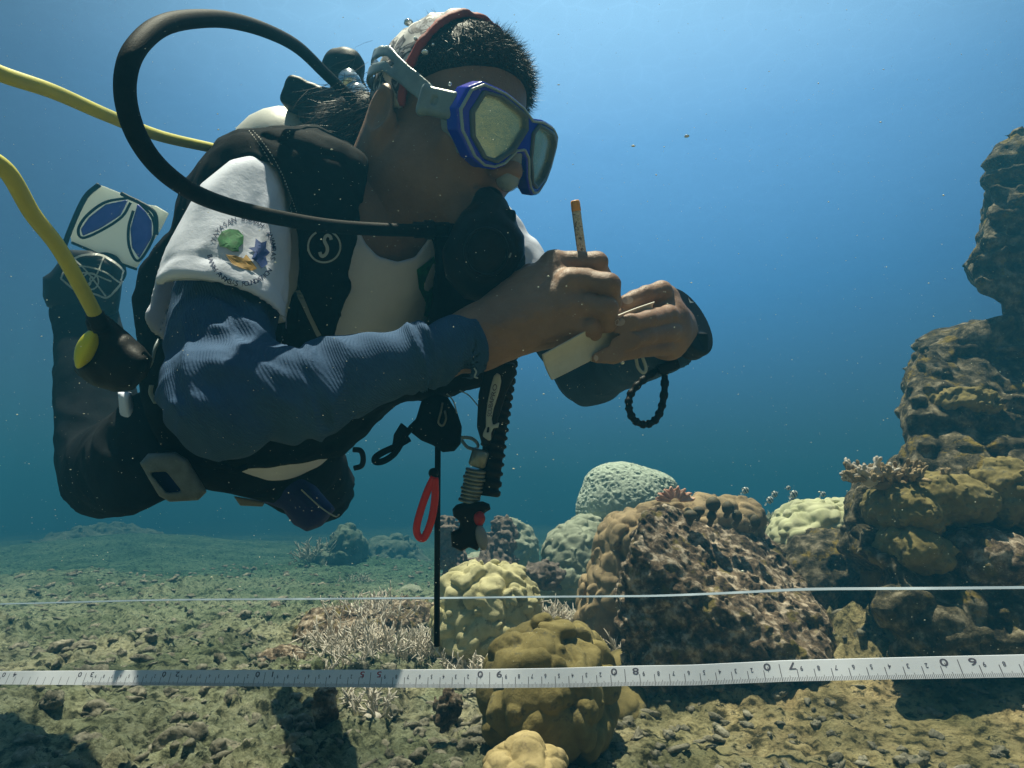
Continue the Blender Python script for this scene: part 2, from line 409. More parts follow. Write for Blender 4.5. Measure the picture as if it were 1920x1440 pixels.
def skull_sd(q, g=0.0): return ell(q, (0,-.012,.042), (.078+g,.101+g,.090+g))
def head_sd(P):
    q = tohead(P); s = q*np.array([-1,1,1]); sm = q.copy(); sm[:,0] = np.abs(sm[:,0])
    d = skull_sd(q)
    d = smin(d, ell(q, (0,.035,-.03), (.063,.062,.085)), .03)
    d = smin(d, cap(sm, (.052,.005,-.055), (.018,.072,-.098), .022, .018), .035)
    d = smin(d, ell(sm, (.043,.068,-.022), (.026,.022,.018)), .02)
    d = smin(d, cap(sm, (.012,.092,.022), (.045,.078,.024), .011, .009), .015)
    d = smax(d, -ell(sm, (.032,.104,.002), (.019,.017,.012)), .012)
    d = smin(d, ell(sm, (.032,.082,.001), (.014,.013,.012)), .002)
    d = smin(d, cap(q, (0,.094,.006), (0,.118,-.034), .008, .013), .012)
    d = smin(d, ell(sm, (.012,.108,-.040), (.009,.011,.008)), .008)
    d = smin(d, ell(q, (0,.098,-.066), (.026,.013,.007)), .006)
    d = smin(d, ell(q, (0,.096,-.077), (.022,.013,.007)), .006)
    d = smax(d, -ell(q, (0,.112,-.0715), (.022,.008,.0015)), .003)
    d = smin(d, ell(q, (0,.083,-.102), (.022,.018,.016)), .02)
    # ears: flap, rim, hollow
    e = ell(sm, (.090,-.026,-.014), (.013,.024,.038), np.array([[.93,-.36,0],[.36,.93,0],[0,0,1.]])); e = smax(e, -ell(sm, (.103,-.014,-.009), (.013,.014,.025)), .004)
    e = smin(e, ell(sm, (.086,-.008,-.016), (.005,.005,.009)), .006)
    d = smin(d, e, .005)
    d = smin(d, cap(P, hp(0,-.025,-.05), NB, .056, .062), .05)
    d = smin(d, cap(P, NB, NB-.1*Sp, .060, .072), .05)
    return d
# ---- hands: joints from photo position + distance
def finger(P, pts, rs, k=.003):
    return chain(P, [pp(*p) for p in pts], rs, k)
RF = {'index': ([(1040,502,.690),(1070,494,.684),(1118,493,.676),(1127,517,.695),(1112,548,.712)], [.0150,.0128,.0116,.0105,.0088]),
      'middle': ([(1070,535,.668),(1100,528,.662),(1141,535,.652),(1146,566,.664),(1128,590,.680)], [.0160,.0132,.0122,.0108,.009]),
      'ring': ([(1075,578,.662),(1105,574,.655),(1137,578,.648),(1140,604,.658),(1105,612,.672)], [.0155,.0128,.0118,.0105,.0088]),
      'little': ([(1060,618,.664),(1080,615,.658),(1108,612,.654),(1112,622,.664),(1085,628,.678)], [.0145,.0112,.0100,.0092,.008]),
      'thumb': ([(955,560,.690),(1000,520,.712),(1052,505,.728),(1088,512,.724),(1112,535,.722)], [.018,.0155,.0128,.0125,.0098])}
def rhand_sd(P):
    w = pp(893,636,.655)
    d = cap(P, pp(800,668,.64), w, .030, .0262)
    for (x,y,z,r) in [(1035,508,.688,.0185),(1066,545,.670,.021),(1070,585,.664,.0205),(1055,615,.665,.0175)]:
        d = smin(d, cap(P, w, pp(x,y,z), .024, r), .016)
    d = smin(d, cap(P, w, pp(975,545,.69), .022, .017), .02)
    g = None
    for k,(p,r) in RF.items():
        fd = finger(P, p, r); g = fd if g is None else smin(g, fd, .0005)
    d = smin(d, g, .0035)
    # knuckles and tendons
    for (x,y,z) in [(1040,487,.683),(1069,520,.655)]: d = smin(d, ell(P, pp(x,y,z), (.010,.009,.009)), .012)
    for (x,y,z) in [(1042,492,.674),(1068,530,.653),(1070,572,.648)]: d = smin(d, cap(P, pp(935,612,.634), pp(x,y,z), .004,.0055), .012)
    return d + .0005*vnoise(P/.004, 3)*0.6 + .0008*vnoise(P/.012, 5)
LF = {'index': ([(1245,560,.765),(1240,547,.745),(1212,553,.732),(1190,561,.726),(1174,567,.722)], [.0150,.0125,.0108,.0100,.0090]),
      'middle': ([(1262,594,.752),(1252,592,.722),(1215,600,.684),(1184,606,.668),(1160,611,.658)], [.0150,.0120,.0100,.0092,.0084]),
      'ring': ([(1264,624,.752),(1254,622,.720),(1213,629,.682),(1180,640,.665),(1158,645,.658)], [.0150,.0120,.0100,.0092,.0084]),
      'little': ([(1256,648,.756),(1242,648,.722),(1190,655,.682),(1150,665,.664),(1112,672,.652)], [.0140,.0112,.0098,.0092,.0084]),
      'thumb': ([(1250,640,.775),(1225,610,.765),(1195,600,.745),(1172,598,.728),(1158,592,.722)], [.017,.015,.012,.011,.0095])}
def lhand_sd(P):
    w = pp(1258,622,.800)
    d = cap(P, pp(1262,628,.84), w, .028, .027)
    for k in ('index','middle','ring','little'):
        p, r = LF[k]; d = smin(d, cap(P, w, pp(*p[0]), .022, r[0]+.003), .018)
    d = smin(d, ell(P, pp(1238,612,.752), (.022,.022,.030)), .02)
    g = None
    for k,(p,r) in LF.items():
        fd = finger(P, p, r); g = fd if g is None else smin(g, fd, .0005)
    return smin(d, g, .0035) + .0008*vnoise(P/.012, 9)

person = thing('person', 'diver in white t-shirt and navy sleeves writing on a pad with a pencil', 'person', tuple(wp(430,940,.95)))
parts = []
lo = np.minimum(hp(0,0,0)-.17, NB-.17); hi = hp(0,0,0)+.17
parts.append(sdf_mesh(head_sd, lo, hi, .0024))
parts.append(sdf_mesh(rhand_sd, pp(900,600,.66)-[.06,.06,.075], pp(1100,560,.68)+[.055,.07,.065], .0017))
parts.append(sdf_mesh(lhand_sd, pp(1200,610,.73)-[.075,.07,.06], pp(1200,610,.73)+[.09,.10,.055], .0017))
# hidden limbs and trunk that carry head and hands
hipR, hipL = pel-.09*Sh, pel+.09*Sh
kR, aR, tR = pp(193,888,1.16), pp(158,590,1.38), pp(165,520,1.43)
kL, aL = pp(618,925,1.33), pp(560,800,1.72)
def trunk_sd(P):
    d = torso_sd(P, -.012)
    d = smin(d, ell(P, pel+.05*Sp, (.11,.06,.09), TB), .05)
    for c in ([Sr, Ua, El, pp(560,742,.57), pp(640,706,.60), Wr], [Sl, Sl*.6+El2*.4, El2, El2*.6+Wr2*.4, El2*.4+Wr2*.6, Wr2]): d = smin(d, chain(P, c, [.036,.036,.030,.028,.026,.020], .01), .03)
    for h,k,a in ((hipR,kR,aR),(hipL,kL,aL)): d = smin(d, chain(P, [h+.03*Sp,k,a], [.05,.042,.03], .01), .03)
    return smax(d, prism(P, [(60,150),(100,600),(104,860),(120,920),(150,945),(185,965),(250,950),(312,915),(380,898),(440,905),(500,925),(556,950),(600,960),(640,950),(655,920),(660,850),(800,800),(1500,800),(1500,150)], .4, 2.2, .005), .01)
parts.append(sdf_mesh(trunk_sd, (-1.05,.42,-.40), (.28,1.85,.36), .009))
nv = 0; VV = []; FF = []
for v, f in parts: VV.append(v); FF.append(f+nv); nv += len(v)
body = mk('body', np.concatenate(VV), np.concatenate(FF), M['skin'], person)
bt = bvh(body)
# nails of the hands where the photo shows them
def ell_mesh(c, r, B=None, n=10):
    V = []; F = []
    for i in range(n+1):
        for j in range(2*n):
            th, ph = math.pi*i/n, math.pi*j/n
            V.append((math.sin(th)*math.cos(ph)*r[0], math.sin(th)*math.sin(ph)*r[1], math.cos(th)*r[2]))
    V = np.array(V); V = V@np.asarray(B) if B is not None else V
    for i in range(n):
        for j in range(2*n): a, b = i*2*n+j, i*2*n+(j+1)%(2*n); F.append((a, b, b+2*n, a+2*n))
    return V+np.asarray(c), F
for (x,y,rx,ry,an) in [(1177,563,10,7,-.1),(1162,604,10,7.5,-.15),(1113,672,9,7,-.1)]:
    V = [(x,y)]+[(x+rx*math.cos(t)*math.cos(an)-ry*math.sin(t)*math.sin(an), y+rx*math.cos(t)*math.sin(an)+ry*math.sin(t)*math.cos(an)) for t in np.linspace(0,2*math.pi,16,endpoint=False)]
    decal('nail', bt, [(V, [(0,i+1,(i+1)%16+1) for i in range(16)])], M['nail'], person, .0007)

# ---- hair: dark cap, thousands of strands
rng = np.random.default_rng(5)
def hair_sd(P):
    q = tohead(P); d = skull_sd(q, .007)+.002*vnoise(P/.01, 2)
    d = smax(d, -(q[:,2]-.028-.55*np.maximum(q[:,1]-.0,0)+np.minimum(.6*(q[:,1]+.02),0)), .012)
    return smax(d, -(skull_sd(q, -.006)), .002)
hv, hf = sdf_mesh(hair_sd, HC-.16, HC+.17, .0032)
hair = mk('hair', hv, hf, M['hair'], person)
def strands(roots, dirs, length, width, curl=.25, seg=4, bend=None):
    V = []; F = []; n = 0
    for p, d in zip(roots, dirs):
        d = unit(d); L = length*rng.uniform(.5, 1.15); side = unit(np.cross(d, rng.normal(size=3))); w = width; q = p.copy()
        for s in range(seg+1):
            ww = w*(1-s/seg)*.5+.00004
            V.append(q-side*ww); V.append(q+side*ww)
            d = unit(d+rng.normal(size=3)*curl*.35+(bend if bend is not None else 0)); q = q+d*L/seg
        for s in range(seg): a = n+2*s; F.append((a, a+1, a+3, a+2))
        n += 2*(seg+1)
    return np.array(V), np.array(F)
q = tohead(hv); nrm = unit(HB[2]); out_ = skull_sd(q) > .003
cand = hv[out_]; qc = q[out_]
sel = rng.choice(len(cand), 8000); roots = cand[sel]; qs = qc[sel]
nr = (qs-np.array([0,-.012,.042]))/np.array([.078,.101,.09]); nr /= np.linalg.norm(nr,axis=1)[:,None]; nrL = nr@HB
comb = (.35*HB[1][None]*np.where(qs[:,1:2] > .02, 1, -.6) - .25*HB[2][None])
dirs = nrL*rng.uniform(.25,.8,(len(roots),1))+comb*1.0+rng.normal(size=(len(roots),3))*.25
keep = qs[:,1] > -.045
dirs = nrL*rng.uniform(.04,.24,(len(roots),1))+comb*1.4+rng.normal(size=(len(roots),3))*.22
v1, f1 = strands(roots[keep], dirs[keep], .013, .0010)
front = keep & (qs[:,1] > .045); v2, f2 = strands(roots[front], nrL[front]*.7+HB[1]*.5+rng.normal(size=(front.sum(),3))*.30, .016, .0005, .4)
tail = pp(690,235,.86); rt = tail+rng.normal(size=(1500,3))*[.026,.03,.028]
v3, f3 = strands(rt, np.array([-.62,.1,-.28])+rng.normal(size=(1500,3))*.22, .055, .0007, .3)
mk('strands', np.concatenate([v1,v2,v3]), np.concatenate([f1,f2+len(v1),f3+len(v1)+len(v2)]), M['hair_brown'], person)
# hair gathered behind the ear
def tail_sd(P):
    return smin(ell(P, pp(690,250,.88), (.050,.04,.050)), cap(P, pp(680,260,.88), pp(590,215,.93), .040, .022), .04)+.004*fbm(P/.012,3)
tv, tf = sdf_mesh(tail_sd, pp(640,240,.9)-.13, pp(640,240,.9)+.14, .004); mk('ponytail', tv, tf, M['hair'], person)

# ---- patterned headscarf over the back of the head
mb = bpy.data.materials.new('scarf'); mb.use_nodes = True; t = mb.node_tree; b = t.nodes['Principled BSDF']; b.inputs['Roughness'].default_value = .7
co = N(t,'ShaderNodeTexCoord').outputs['Object']
mp = N(t,'ShaderNodeMapping'); mp.inputs['Scale'].default_value = (18,34,26); mp.inputs['Rotation'].default_value = (.3,.5,.2); t.links.new(co, mp.inputs[0])
nn = N(t,'ShaderNodeTexNoise', i_Scale=1.0, i_Detail=3, i_Distortion=2.2); t.links.new(mp.outputs[0], nn.inputs[0])
r = ramp(t, [(.40,(.62,.60,.58)),(.47,(.50,.50,.50)),(.50,(.02,.02,.03)),(.58,(.03,.03,.05)),(.64,(.30,.32,.36))], 'LINEAR'); t.links.new(nn.outputs[0], r.inputs[0]); t.links.new(r.outputs[0], b.inputs['Base Color'])
M['scarf'] = mb
M['scarf_red'] = mat('scarf_red', (.36,.035,.02), .7, (.22,.02,.015), 60)
def scarf_sd(P, lo_=-9, hi_=0.0, g=.013):
    q = tohead(P); e = q[:,1]-.012*q[:,2]/.1
    d = skull_sd(q, g)+.0025*vnoise(P@np.diag([1,1,.3])/.012, 8)
    d = smax(d, e+.003-hi_, .004); d = np.maximum(d, lo_-e-.003); d = smax(d, -(q[:,2]-.0), .008)
    return smax(d, -skull_sd(q, g-.007), .001)
sv, sf = sdf_mesh(scarf_sd, HC-.17, HC+.18, .0028); scarf = mk('headscarf', sv, sf, M['scarf'], person)
rv, rf = sdf_mesh(lambda P: scarf_sd(P, -.004, .006, .0145), HC-.17, HC+.18, .0026); mk('edge_band', rv, rf, M['scarf_red'], scarf)

# ---- sleeves
def folds(P, a, b, amp, s):                   # creases that run round the limb
    ax = unit(np.asarray(b)-a); t = (P-a)@ax; u = unit(np.cross(ax,[0.2,1,0.3])); w = np.cross(ax,u)
    Q = np.stack([t/.020, (P-a)@u/.055, (P-a)@w/.055],1); n = vnoise(Q+1.2*vnoise(Q*.5,s+2)[:,None], s)
    return amp*np.abs(n)
def rsleeve_sd(P):
    mid_ = pp(640,706,.60)
    d = chain(P, [Sr, Ua, El], [.046,.0500,.0480], 0); d = smin(d, chain(P, [El, pp(560,742,.57), mid_, pp(893,644,.65)], [.0475,.0445,.0405,.0330], .01), .018)
    el_w = np.exp(-np.linalg.norm(P-pp(400,690,.52), axis=1)**2/.08**2)
    f = folds(P, El, pp(893,650,.65), .0110, 3)*(.45+.55*np.clip(1.2-np.abs(P[:,0]+.12)/.16,0,1))
    g = folds(P, Sr, El, .012, 11)
    d = d+f*.9+g*el_w+.001*vnoise(P/.02,4)
    cut = (P-pp(893,650,.65))@unit(pp(893,650,.65)-pp(500,740,.56)*1.0)-.0
    d = smax(d, cut, .002)
    return np.maximum(d, -smax(cap(P, pp(845,658,.643), pp(960,626,.67), .0300, .0300), -9*np.ones(len(P)), .001))
v, f = sdf_mesh(rsleeve_sd, (-.345,.40,-.125), (.02,.78,.24), .0028)
slv = mk('long_sleeve', v, f, M['navy'], person)
def lsleeve_sd(P):
    d = chain(P, [Sl, El2, pp(1262,640,.79)], [.05,.047,.036], .03)+folds(P, El2, Wr2, .005, 21)
    return smax(d, (P-pp(1262,640,.79))@unit(Wr2-El2), .003)
v, f = sdf_mesh(lsleeve_sd, (-.12,.70,-.06), (.28,1.10,.32), .0035); mk('long_sleeve', v, f, M['navy'], person)
# loose thread at the cuff
mk('thread', *tube(catmull([pp(889,690,.628),pp(893,697,.627),pp(890,706,.627),pp(896,709,.626)],5), .0009, 5), M['logo'], person)

# ---- white t-shirt
HEM = pp(405,608,.605); AX = unit(HEM-Sr)
def shirt_sd(P):
    d = smax(torso_sd(P, .004), prism(P, [(222,735),(235,800),(290,842),(370,892),(430,912),(500,916),(560,902),(625,868),(700,822),(900,700),(1000,560),(1000,430),(640,300),(400,300),(250,600)], .5, 1.4), .01)
    d = d+.0025*vnoise(P@np.diag([1,1,.35])/.03, 6)
    d = smin(d, prism(P, [(221,735),(224,775),(240,808),(268,832),(304,848),(300,832),(272,810),(254,780),(246,735)], .82, .95, .02), .01)
    s = chain(P, [Sr-.02*Sh+.012*Sp, HEM+AX*.03], [.060,.0680], 0)
    ax = AX; t_ = (P-Sr)@ax; u = unit(np.cross(ax,[0.2,1,0.3])); w = np.cross(ax,u); R = np.stack([(P-Sr)@u,(P-Sr)@w,t_],1)
    Q = R/np.array([.018,.018,.075]); warp = 1.5*vnoise(R/.06, 41)[:,None]
    s = s+.0034*np.abs(vnoise(Q+warp, 31))+.0010*np.abs(vnoise(Q*2.1+warp,32))-.0025*np.exp(-((t_-(HEM-Sr)@ax+.021)/.003)**2)*-1*.35
    cut = (P-HEM)@ax+.002*vnoise(P/.05, 33)
    s = smax(s, cut, .003)
    s = np.maximum(s, -cap(P, Sr-.0*ax, HEM+ax*.05, .053, .0640))
    s = smax(s, prism(P, [(474,290),(526,312),(552,365),(566,440),(566,520),(550,600),(545,690),(262,680),(262,585),(308,465),(376,345),(432,300)], .3, .95, .012), .012)
    d = smin(d, s, .006)
    f = smax(cap(P, Sl-.02*Sh, pp(975,530,.975), .058,.056), (P-pp(985,545,.97))@unit(El2-Sl), .004)+.004*vnoise(P/.02, 12)
    d = smin(d, f, .02)
    return smax(d, -prism(P, [(630,270),(650,360),(672,430),(686,457),(708,480),(745,491),(778,482),(800,452),(830,400),(830,300)], .5, .93, .003), .003)
v, f = sdf_mesh(shirt_sd, (-.62,.50,-.22), (.08,1.22,.36), .0033)
shirt = mk('t_shirt', v, f, M['white'], person); st = bvh(shirt)
# hem seam on the sleeve, round printed emblem with its lettering
hemline = [(312,527),(350,522),(397,527),(445,545),(493,570),(535,596)]
decal('hem_seam', st, [stroke(hemline, 1.6, 10)], M['logo'], shirt, .0008)
def ringtext(s, cx, cy, rx, ry, a0, a1, size, inside=False):
    out = []; n = len(s)
    for i, ch in enumerate(s):
        if ch == ' ': continue
        a = math.radians(a0+(a1-a0)*(i+.5)/n); V, F = text2d(ch, .01)
        if not len(V): continue
        V = V-np.array([V[:,0].mean(), .35]); px, py = cx+rx*math.cos(a), cy-ry*math.sin(a)
        tx, ty = -rx*math.sin(a), -ry*math.cos(a); tl = math.hypot(tx,ty); tx/=tl; ty/=tl
        if not inside: tx, ty = -tx, -ty
        ux, uy = ty, -tx
        if inside: ux, uy = ty, -tx
        W_ = np.stack([px+size*(V[:,0]*tx+V[:,1]*ux), py+size*(V[:,0]*ty+V[:,1]*uy)], 1); out.append((W_, F))
    return out
def blob(cx, cy, pts):
    n = len(pts); V = [(cx,cy)]; R_ = (.2,.4,.6,.8,1.0)
    for s in R_: V += [(cx+x*s,cy+y*s) for x,y in pts]
    F = [(0,i+1,(i+1)%n+1) for i in range(n)]
    for k in range(len(R_)-1): a = 1+k*n; F += [(a+i, a+n+i, a+n+(i+1)%n, a+(i+1)%n) for i in range(n)]
    return V, F
rot = lambda a, P: [(x*math.cos(a)-y*math.sin(a), x*math.sin(a)+y*math.cos(a)) for x,y in P]
def circ(r, n=20, k=0, amp=0): return [((r+amp*math.sin(k*t))*math.cos(t), (r+amp*math.sin(k*t+1))*math.sin(t)) for t in np.linspace(0,2*math.pi,n,endpoint=False)]
decal('green_emblem', st, [blob(432,453,[(-24,-4),(-16,-18),(-2,-23),(14,-21),(24,-10),(23,4),(14,12),(16,20),(2,19),(-8,12),(-20,10)])], M['green'], shirt, .0009)
decal('blue_emblem', st, [blob(487,478,[(-8,-30),(2,-22),(12,-26),(10,-12),(18,-4),(10,4),(14,18),(2,26),(-6,14),(-16,8),(-10,-4),(-22,-12),(-10,-14)])], M['blueprint'], shirt, .0009)
decal('gold_emblem', st, [blob(451,492,[(-28,-14),(-10,-12),(6,-6),(10,-14),(20,-2),(30,12),(20,17),(2,12),(-16,4)])], M['gold'], shirt, .0009)
let = ringtext('YAYASAN BAWAH', 455,470,58,60,165,48,13) + ringtext('ANAMBAS', 455,470,58,60,36,-18,13) + ringtext('BAWAH ANAMBAS FOUNDATION', 455,470,62,62,188,325,13,True)
decal('lettering', st, let, M['darkprint'], shirt, .00035)
decal('green_print', st, [([(812,480),(780,505),(784,540),(797,566),(793,592),(806,596),(814,560),(818,520)], [(0,1,2,3),(0,3,6,7),(3,4,5,6)])], M['green'], shirt, .0015)

# ---- trousers
def pants_sd(P):
    d = ell(P, pel-.01*Sp, (.172,.118,.135), TB)
    d = smin(d, chain(P, [hipR,kR,aR], [.098,.082,.066], .02), .05)
    d = smin(d, chain(P, [hipL,kL,aL], [.085,.064,.055], .02), .05)
    d = smax(d, prism(P, [(88,400),(92,600),(94,760),(98,860),(112,930),(140,965),(185,982),(250,966),(312,936),(380,916),(440,928),(500,944),(556,984),(600,990),(640,975),(668,925),(668,860),(720,700),(720,400)], .4, 2.2, .02), .02)
    d = d+.008*np.abs(vnoise(P@np.array([[1,0,.4],[0,1,0],[-.4,0,1]])/np.array([.09,.09,.035]), 7))+.0015*vnoise(P/.02,8)
    return smax(d, (P-(pel+.075*Sp))@Sp, .01)
v, f = sdf_mesh(pants_sd, (-1.10,.78,-.42), (-.22,1.85,.36), .006)
pants = mk('trousers', v, f, M['neoprene'], person); pt = bvh(pants)
v, f = sdf_mesh(lambda P: prism(P, [(400,905),(470,892),(545,885),(590,912),(628,955),(604,985),(575,996),(552,983),(530,955),(500,942),(440,926)], .93, 1.08, .04)+.002*vnoise(P/.02,3), pp(510,940,1.0)-[.17,.12,.10], pp(510,940,1.0)+[.16,.12,.10], .0035)
mk('waist_pocket', v, f, M['trouser_blue'], person, label='dark blue trouser panel hanging below the waist')
mk('seam', *tube(catmull([pp(565,918,.93),pp(600,950,.93),pp(628,968,.935),pp(636,964,.94)],8), .0011, 5), M['logo'], person)
def boot_sd(P): return smax(chain(P, [aR, tR, pp(200,505,1.50)], [.062,.052,.04], .02), -99*np.ones(len(P)), .01)+.002*vnoise(P/.02,2)
v, f = sdf_mesh(boot_sd, pp(165,560,1.4)-.2, pp(165,540,1.45)+.2, .006); mk('boot', v, f, M['neoprene'], person)

# ------------------------------------------------------------------ buoyancy vest
VEST = [(592,236),(520,241),(448,244),(410,262),(372,305),(340,345),(327,392),(322,432),(290,462),(262,505),(250,560),(262,640),(262,700),(268,750),(284,800),(306,838),(340,856),(372,872),(430,882),(520,872),(560,868),(640,852),(690,815),(705,800),(760,762),(850,742),(955,700),(972,640),(975,560),(985,500),(982,455),(950,400),(880,385),(800,360),(700,300)]
def vest_sd(P):
    d = torso_sd(P, .028)
    back = mid+.12*(-Nc)-.14*Sp
    d = smin(d, ell(P, back, (.22,.10,.30), TB), .05)
    d = smin(d, ell(P, mid-.36*Sp-.06*Nc-.1*Sh, (.13,.12,.16), TB), .05)
    d = smin(d, cap(P, Sr+.06*Sh+.02*Sp, Sl+.02*Sp, .085), .05)
    d = smin(d, ell(P, pp(850,600,.93), (.12,.12,.13)), .05)
    d = smin(d, ell(P, pp(905,540,.86), (.055,.07,.09)), .05)
    d = smax(d, prism(P, VEST, .4, 1.45, .012), .012)
    d = smax(d, -prism(P, [(474,296),(520,318),(542,368),(556,440),(556,520),(540,600),(528,660),(560,760),(300,760),(268,620),(286,575),(330,455),(392,345),(440,306)], .3, .735, .008), .010)
    d = smax(d, -prism(P, [(672,436),(655,540),(622,650),(700,690),(796,640),(810,580),(816,470),(806,400),(760,380),(700,400)], .3, .93, .008), .010)
    d = smax(d, -prism(P, [(694,280),(672,436),(820,440),(900,405),(885,370),(765,296)], .3, .90, .008), .010)
    d = d+.0035*vnoise(P/.035,14)+.0015*vnoise(P/.012,15)
    # padded panels: shallow quilting grooves
    x, y = proj(P); g = np.abs(sdpoly(x, y, [(470,250),(555,395),(560,520),(545,640),(600,640),(690,430),(640,300)]))
    return smax(d+.004*np.exp(-(g/5)**2), -torso_sd(P, .0045), .002)
v, f = sdf_mesh(vest_sd, (-.68,.50,-.22), (.08,1.34,.38), .0038)
vest = thing('buoyancy_vest', 'black padded buoyancy vest worn over the white t-shirt', 'diving vest', tuple(wp(450,860,.9)))
shell = mk('shell', v, f, M['black'], vest); vt = bvh(shell)
# round S badge on the shoulder strap
def ring2(cx, cy, r0, r1, a0=0, a1=360, n=48):
    A = np.radians(np.linspace(a0, a1, n)); V = [(cx+r0*math.cos(a), cy-r0*math.sin(a)) for a in A]+[(cx+r1*math.cos(a), cy-r1*math.sin(a)) for a in A]
    return V, [(i,i+1,n+i+1,n+i) for i in range(n-1)]
def ess(cx, cy, s, sk=0.0):
    pts = [(.42,-.52),(.30,-.80),(.05,-.92),(-.15,-.78),(-.20,-.48),(-.02,-.15),(.14,.15),(.18,.5),(.04,.80),(-.18,.92),(-.36,.80),(-.46,.55)]
    V, F = stroke([(cx+s*(x-sk*y), cy+s*y) for x,y in pts], s*.30, 5)
    return V, F
decal('badge', vt, [ring2(607,461,28,31.5,-240,60), ess(610,460,21,.12)], M['logo'], shell, .0016)
decal('mark', vt, [([(850,493),(862,495),(871,502),(860,503),(851,499)],[(0,1,2,3,4)]), ([(867,503),(871,506),(857,520),(848,520)],[(0,1,2,3)]), stroke([(875,508),(868,516),(890,516)],2.5,4)], M['logo_dim'], shell, .002)
for off in (0, 9):
    P_ = catmull([(466+off,246,0),(490+off,275,0),(515+off,315,0),(533+off,355,0),(546+off,390,0),(556+off,430,0)], 14)[:,:2]; ms = []
    for i in range(0, len(P_)-1, 2): ms.append(stroke([tuple(P_[i]), tuple(P_[i+1])], 1.3, 2))
    decal('stitching', vt, ms, M['stitch'], shell, .0012)
# grey webbing beside the chest opening, side strap and buckle
decal('webbing', vt, [stroke([(556,530),(572,575),(597,628)], 8, 6)], M['logo_dim'], shell, .002)
for c in ([(297,640,.70),(290,655,.69),(284,680,.685),(270,700,.68)], [(316,440,.86),(306,470,.86),(310,492,.86)], [(300,505,.84),(308,524,.84)], [(284,722,.70),(283,738,.70),(292,756,.70)]):
    V, F = tube(catmull([pp(*p) for p in c],6), .0042, 6, flat=.35); mk('side_strap', V, F, M['strap'], vest)
# ---- corrugated inflator with plate, couplings and buttons
inf = thing('inflator_hose', 'black corrugated inflator hose with red button hanging from the vest', 'inflator', tuple(wp(885,1030,.70)))
path = catmull([pp(952,600,.80),pp(948,680,.76),pp(936,760,.735),pp(925,840,.72),pp(913,930,.71)],26)
rr = .0135+.0013*np.sign(np.sin(np.arange(len(path))*1.25))
V, F = tube(path, rr, 14); mk('corrugated_tube', V, F, M['rubber'], inf)
v, f = sdf_mesh(lambda P: prism(P, [(905,680),(965,680),(968,700),(950,735),(930,800),(918,835),(905,838),(894,800),(897,740),(905,705)], .70, .735, .006), pp(930,760,.72)-.1, pp(930,760,.72)+.1, .0025)
mk('holder', v, f, M['rubber'], inf)
def plate(name, outline, d0, d1, mt, par, h=.0012, k=.002, holes=()):
    x = [p[0] for p in outline]; y = [p[1] for p in outline]
    a = pp(min(x), max(y), d0); b = pp(max(x), min(y), d1)
    lo_ = np.minimum(np.minimum(a,b), np.minimum(pp(min(x),max(y),d1), pp(max(x),min(y),d0)))-.006; hi_ = np.maximum(np.maximum(a,b), np.maximum(pp(min(x),max(y),d1), pp(max(x),min(y),d0)))+.006
    def g(P):
        d = prism(P, outline, d0, d1, k)
        for H_ in holes: d = smax(d, -prism(P, H_, d0-.1, d1+.1, .001), .001)
        return d
    v, f = sdf_mesh(g, lo_, hi_, h); return mk(name, v, f, mt, par)
lp = plate('name_plate', [(932,699),(938,703),(940,715),(936,735),(926,765),(922,785),(924,797),(937,791),(934,802),(925,803),(921,812),(921,826),(915,826),(905,818),(906,812),(911,800),(911,780),(914,755),(920,725),(926,705)], .6935, .6990, M['logo'], inf, holes=([(914,800),(918,800),(917,810),(912,812)],))
lt = bvh(lp)
V, F = text2d('SCUBAPRO', .012); a = math.radians(-77)
x0, x1 = V[:,0].min(), V[:,0].max(); c = np.array([(V[:,0]-x0)/(x1-x0), V[:,1]-.35]).T
ctr = catmull([(917.5,781,0),(919,765,0),(923,747,0),(929,720,0)],12)[:,:2]
def along(t): 
    i = t*(len(ctr)-1); k = min(int(i), len(ctr)-2); p = ctr[k]+(ctr[k+1]-ctr[k])*(i-k); d = unit(ctr[k+1]-ctr[k]); return p, d
VV = []
for tx, ty in c:
    p, d = along(tx); VV.append(p+np.array([-d[1], d[0]])*(-ty)*11.0*-1*-1)
VV = np.array(VV)
# letters stand with their feet to the right of the reading direction
VV = np.array([along(tx)[0]+np.array([along(tx)[1][1], -along(tx)[1][0]])*ty*11 for tx, ty in c])
dd = decal('lettering', lt, [(VV, F)], M['ink'], lp, .0006)
mk('coupling', *lathe(pp(893,875,.70), pp(902,845,.70)-pp(893,875,.70), [(0,.0078),(.002,.0095),(.017,.0095),(.019,.0075)]), M['dullmetal'], inf)
prof = []
for i in range(9): prof += [(i*.0042,.0085),(i*.0042+.0006,.0112 if i%3 else .0125),(i*.0042+.0030,.0112 if i%3 else .0125),(i*.0042+.0036,.0085)]
mk('coupling', *lathe(pp(880,942,.70), pp(893,878,.70)-pp(880,942,.70), prof), M['dullmetal'], inf)
plate('inflator_body', [(872,942),(905,940),(918,945),(920,955),(908,962),(905,990),(908,1012),(895,1033),(880,1026),(865,1034),(847,1025),(845,998),(862,990),(862,978),(850,968),(848,955),(856,946)], .685, .722, M['rubber'], inf, .0016, .008)
mk('inflate_button', *ell_mesh(pp(899,972,.683), (.0062,.006,.0078)), M['redbtn'], inf, label='red inflate button')
mk('deflate_button', *ell_mesh(pp(903,1008,.682), (.0062,.006,.0140), np.array([[.97,0,.2],[0,1,0],[-.2,0,.97]])), M['greybtn'], inf, label='grey deflate button')

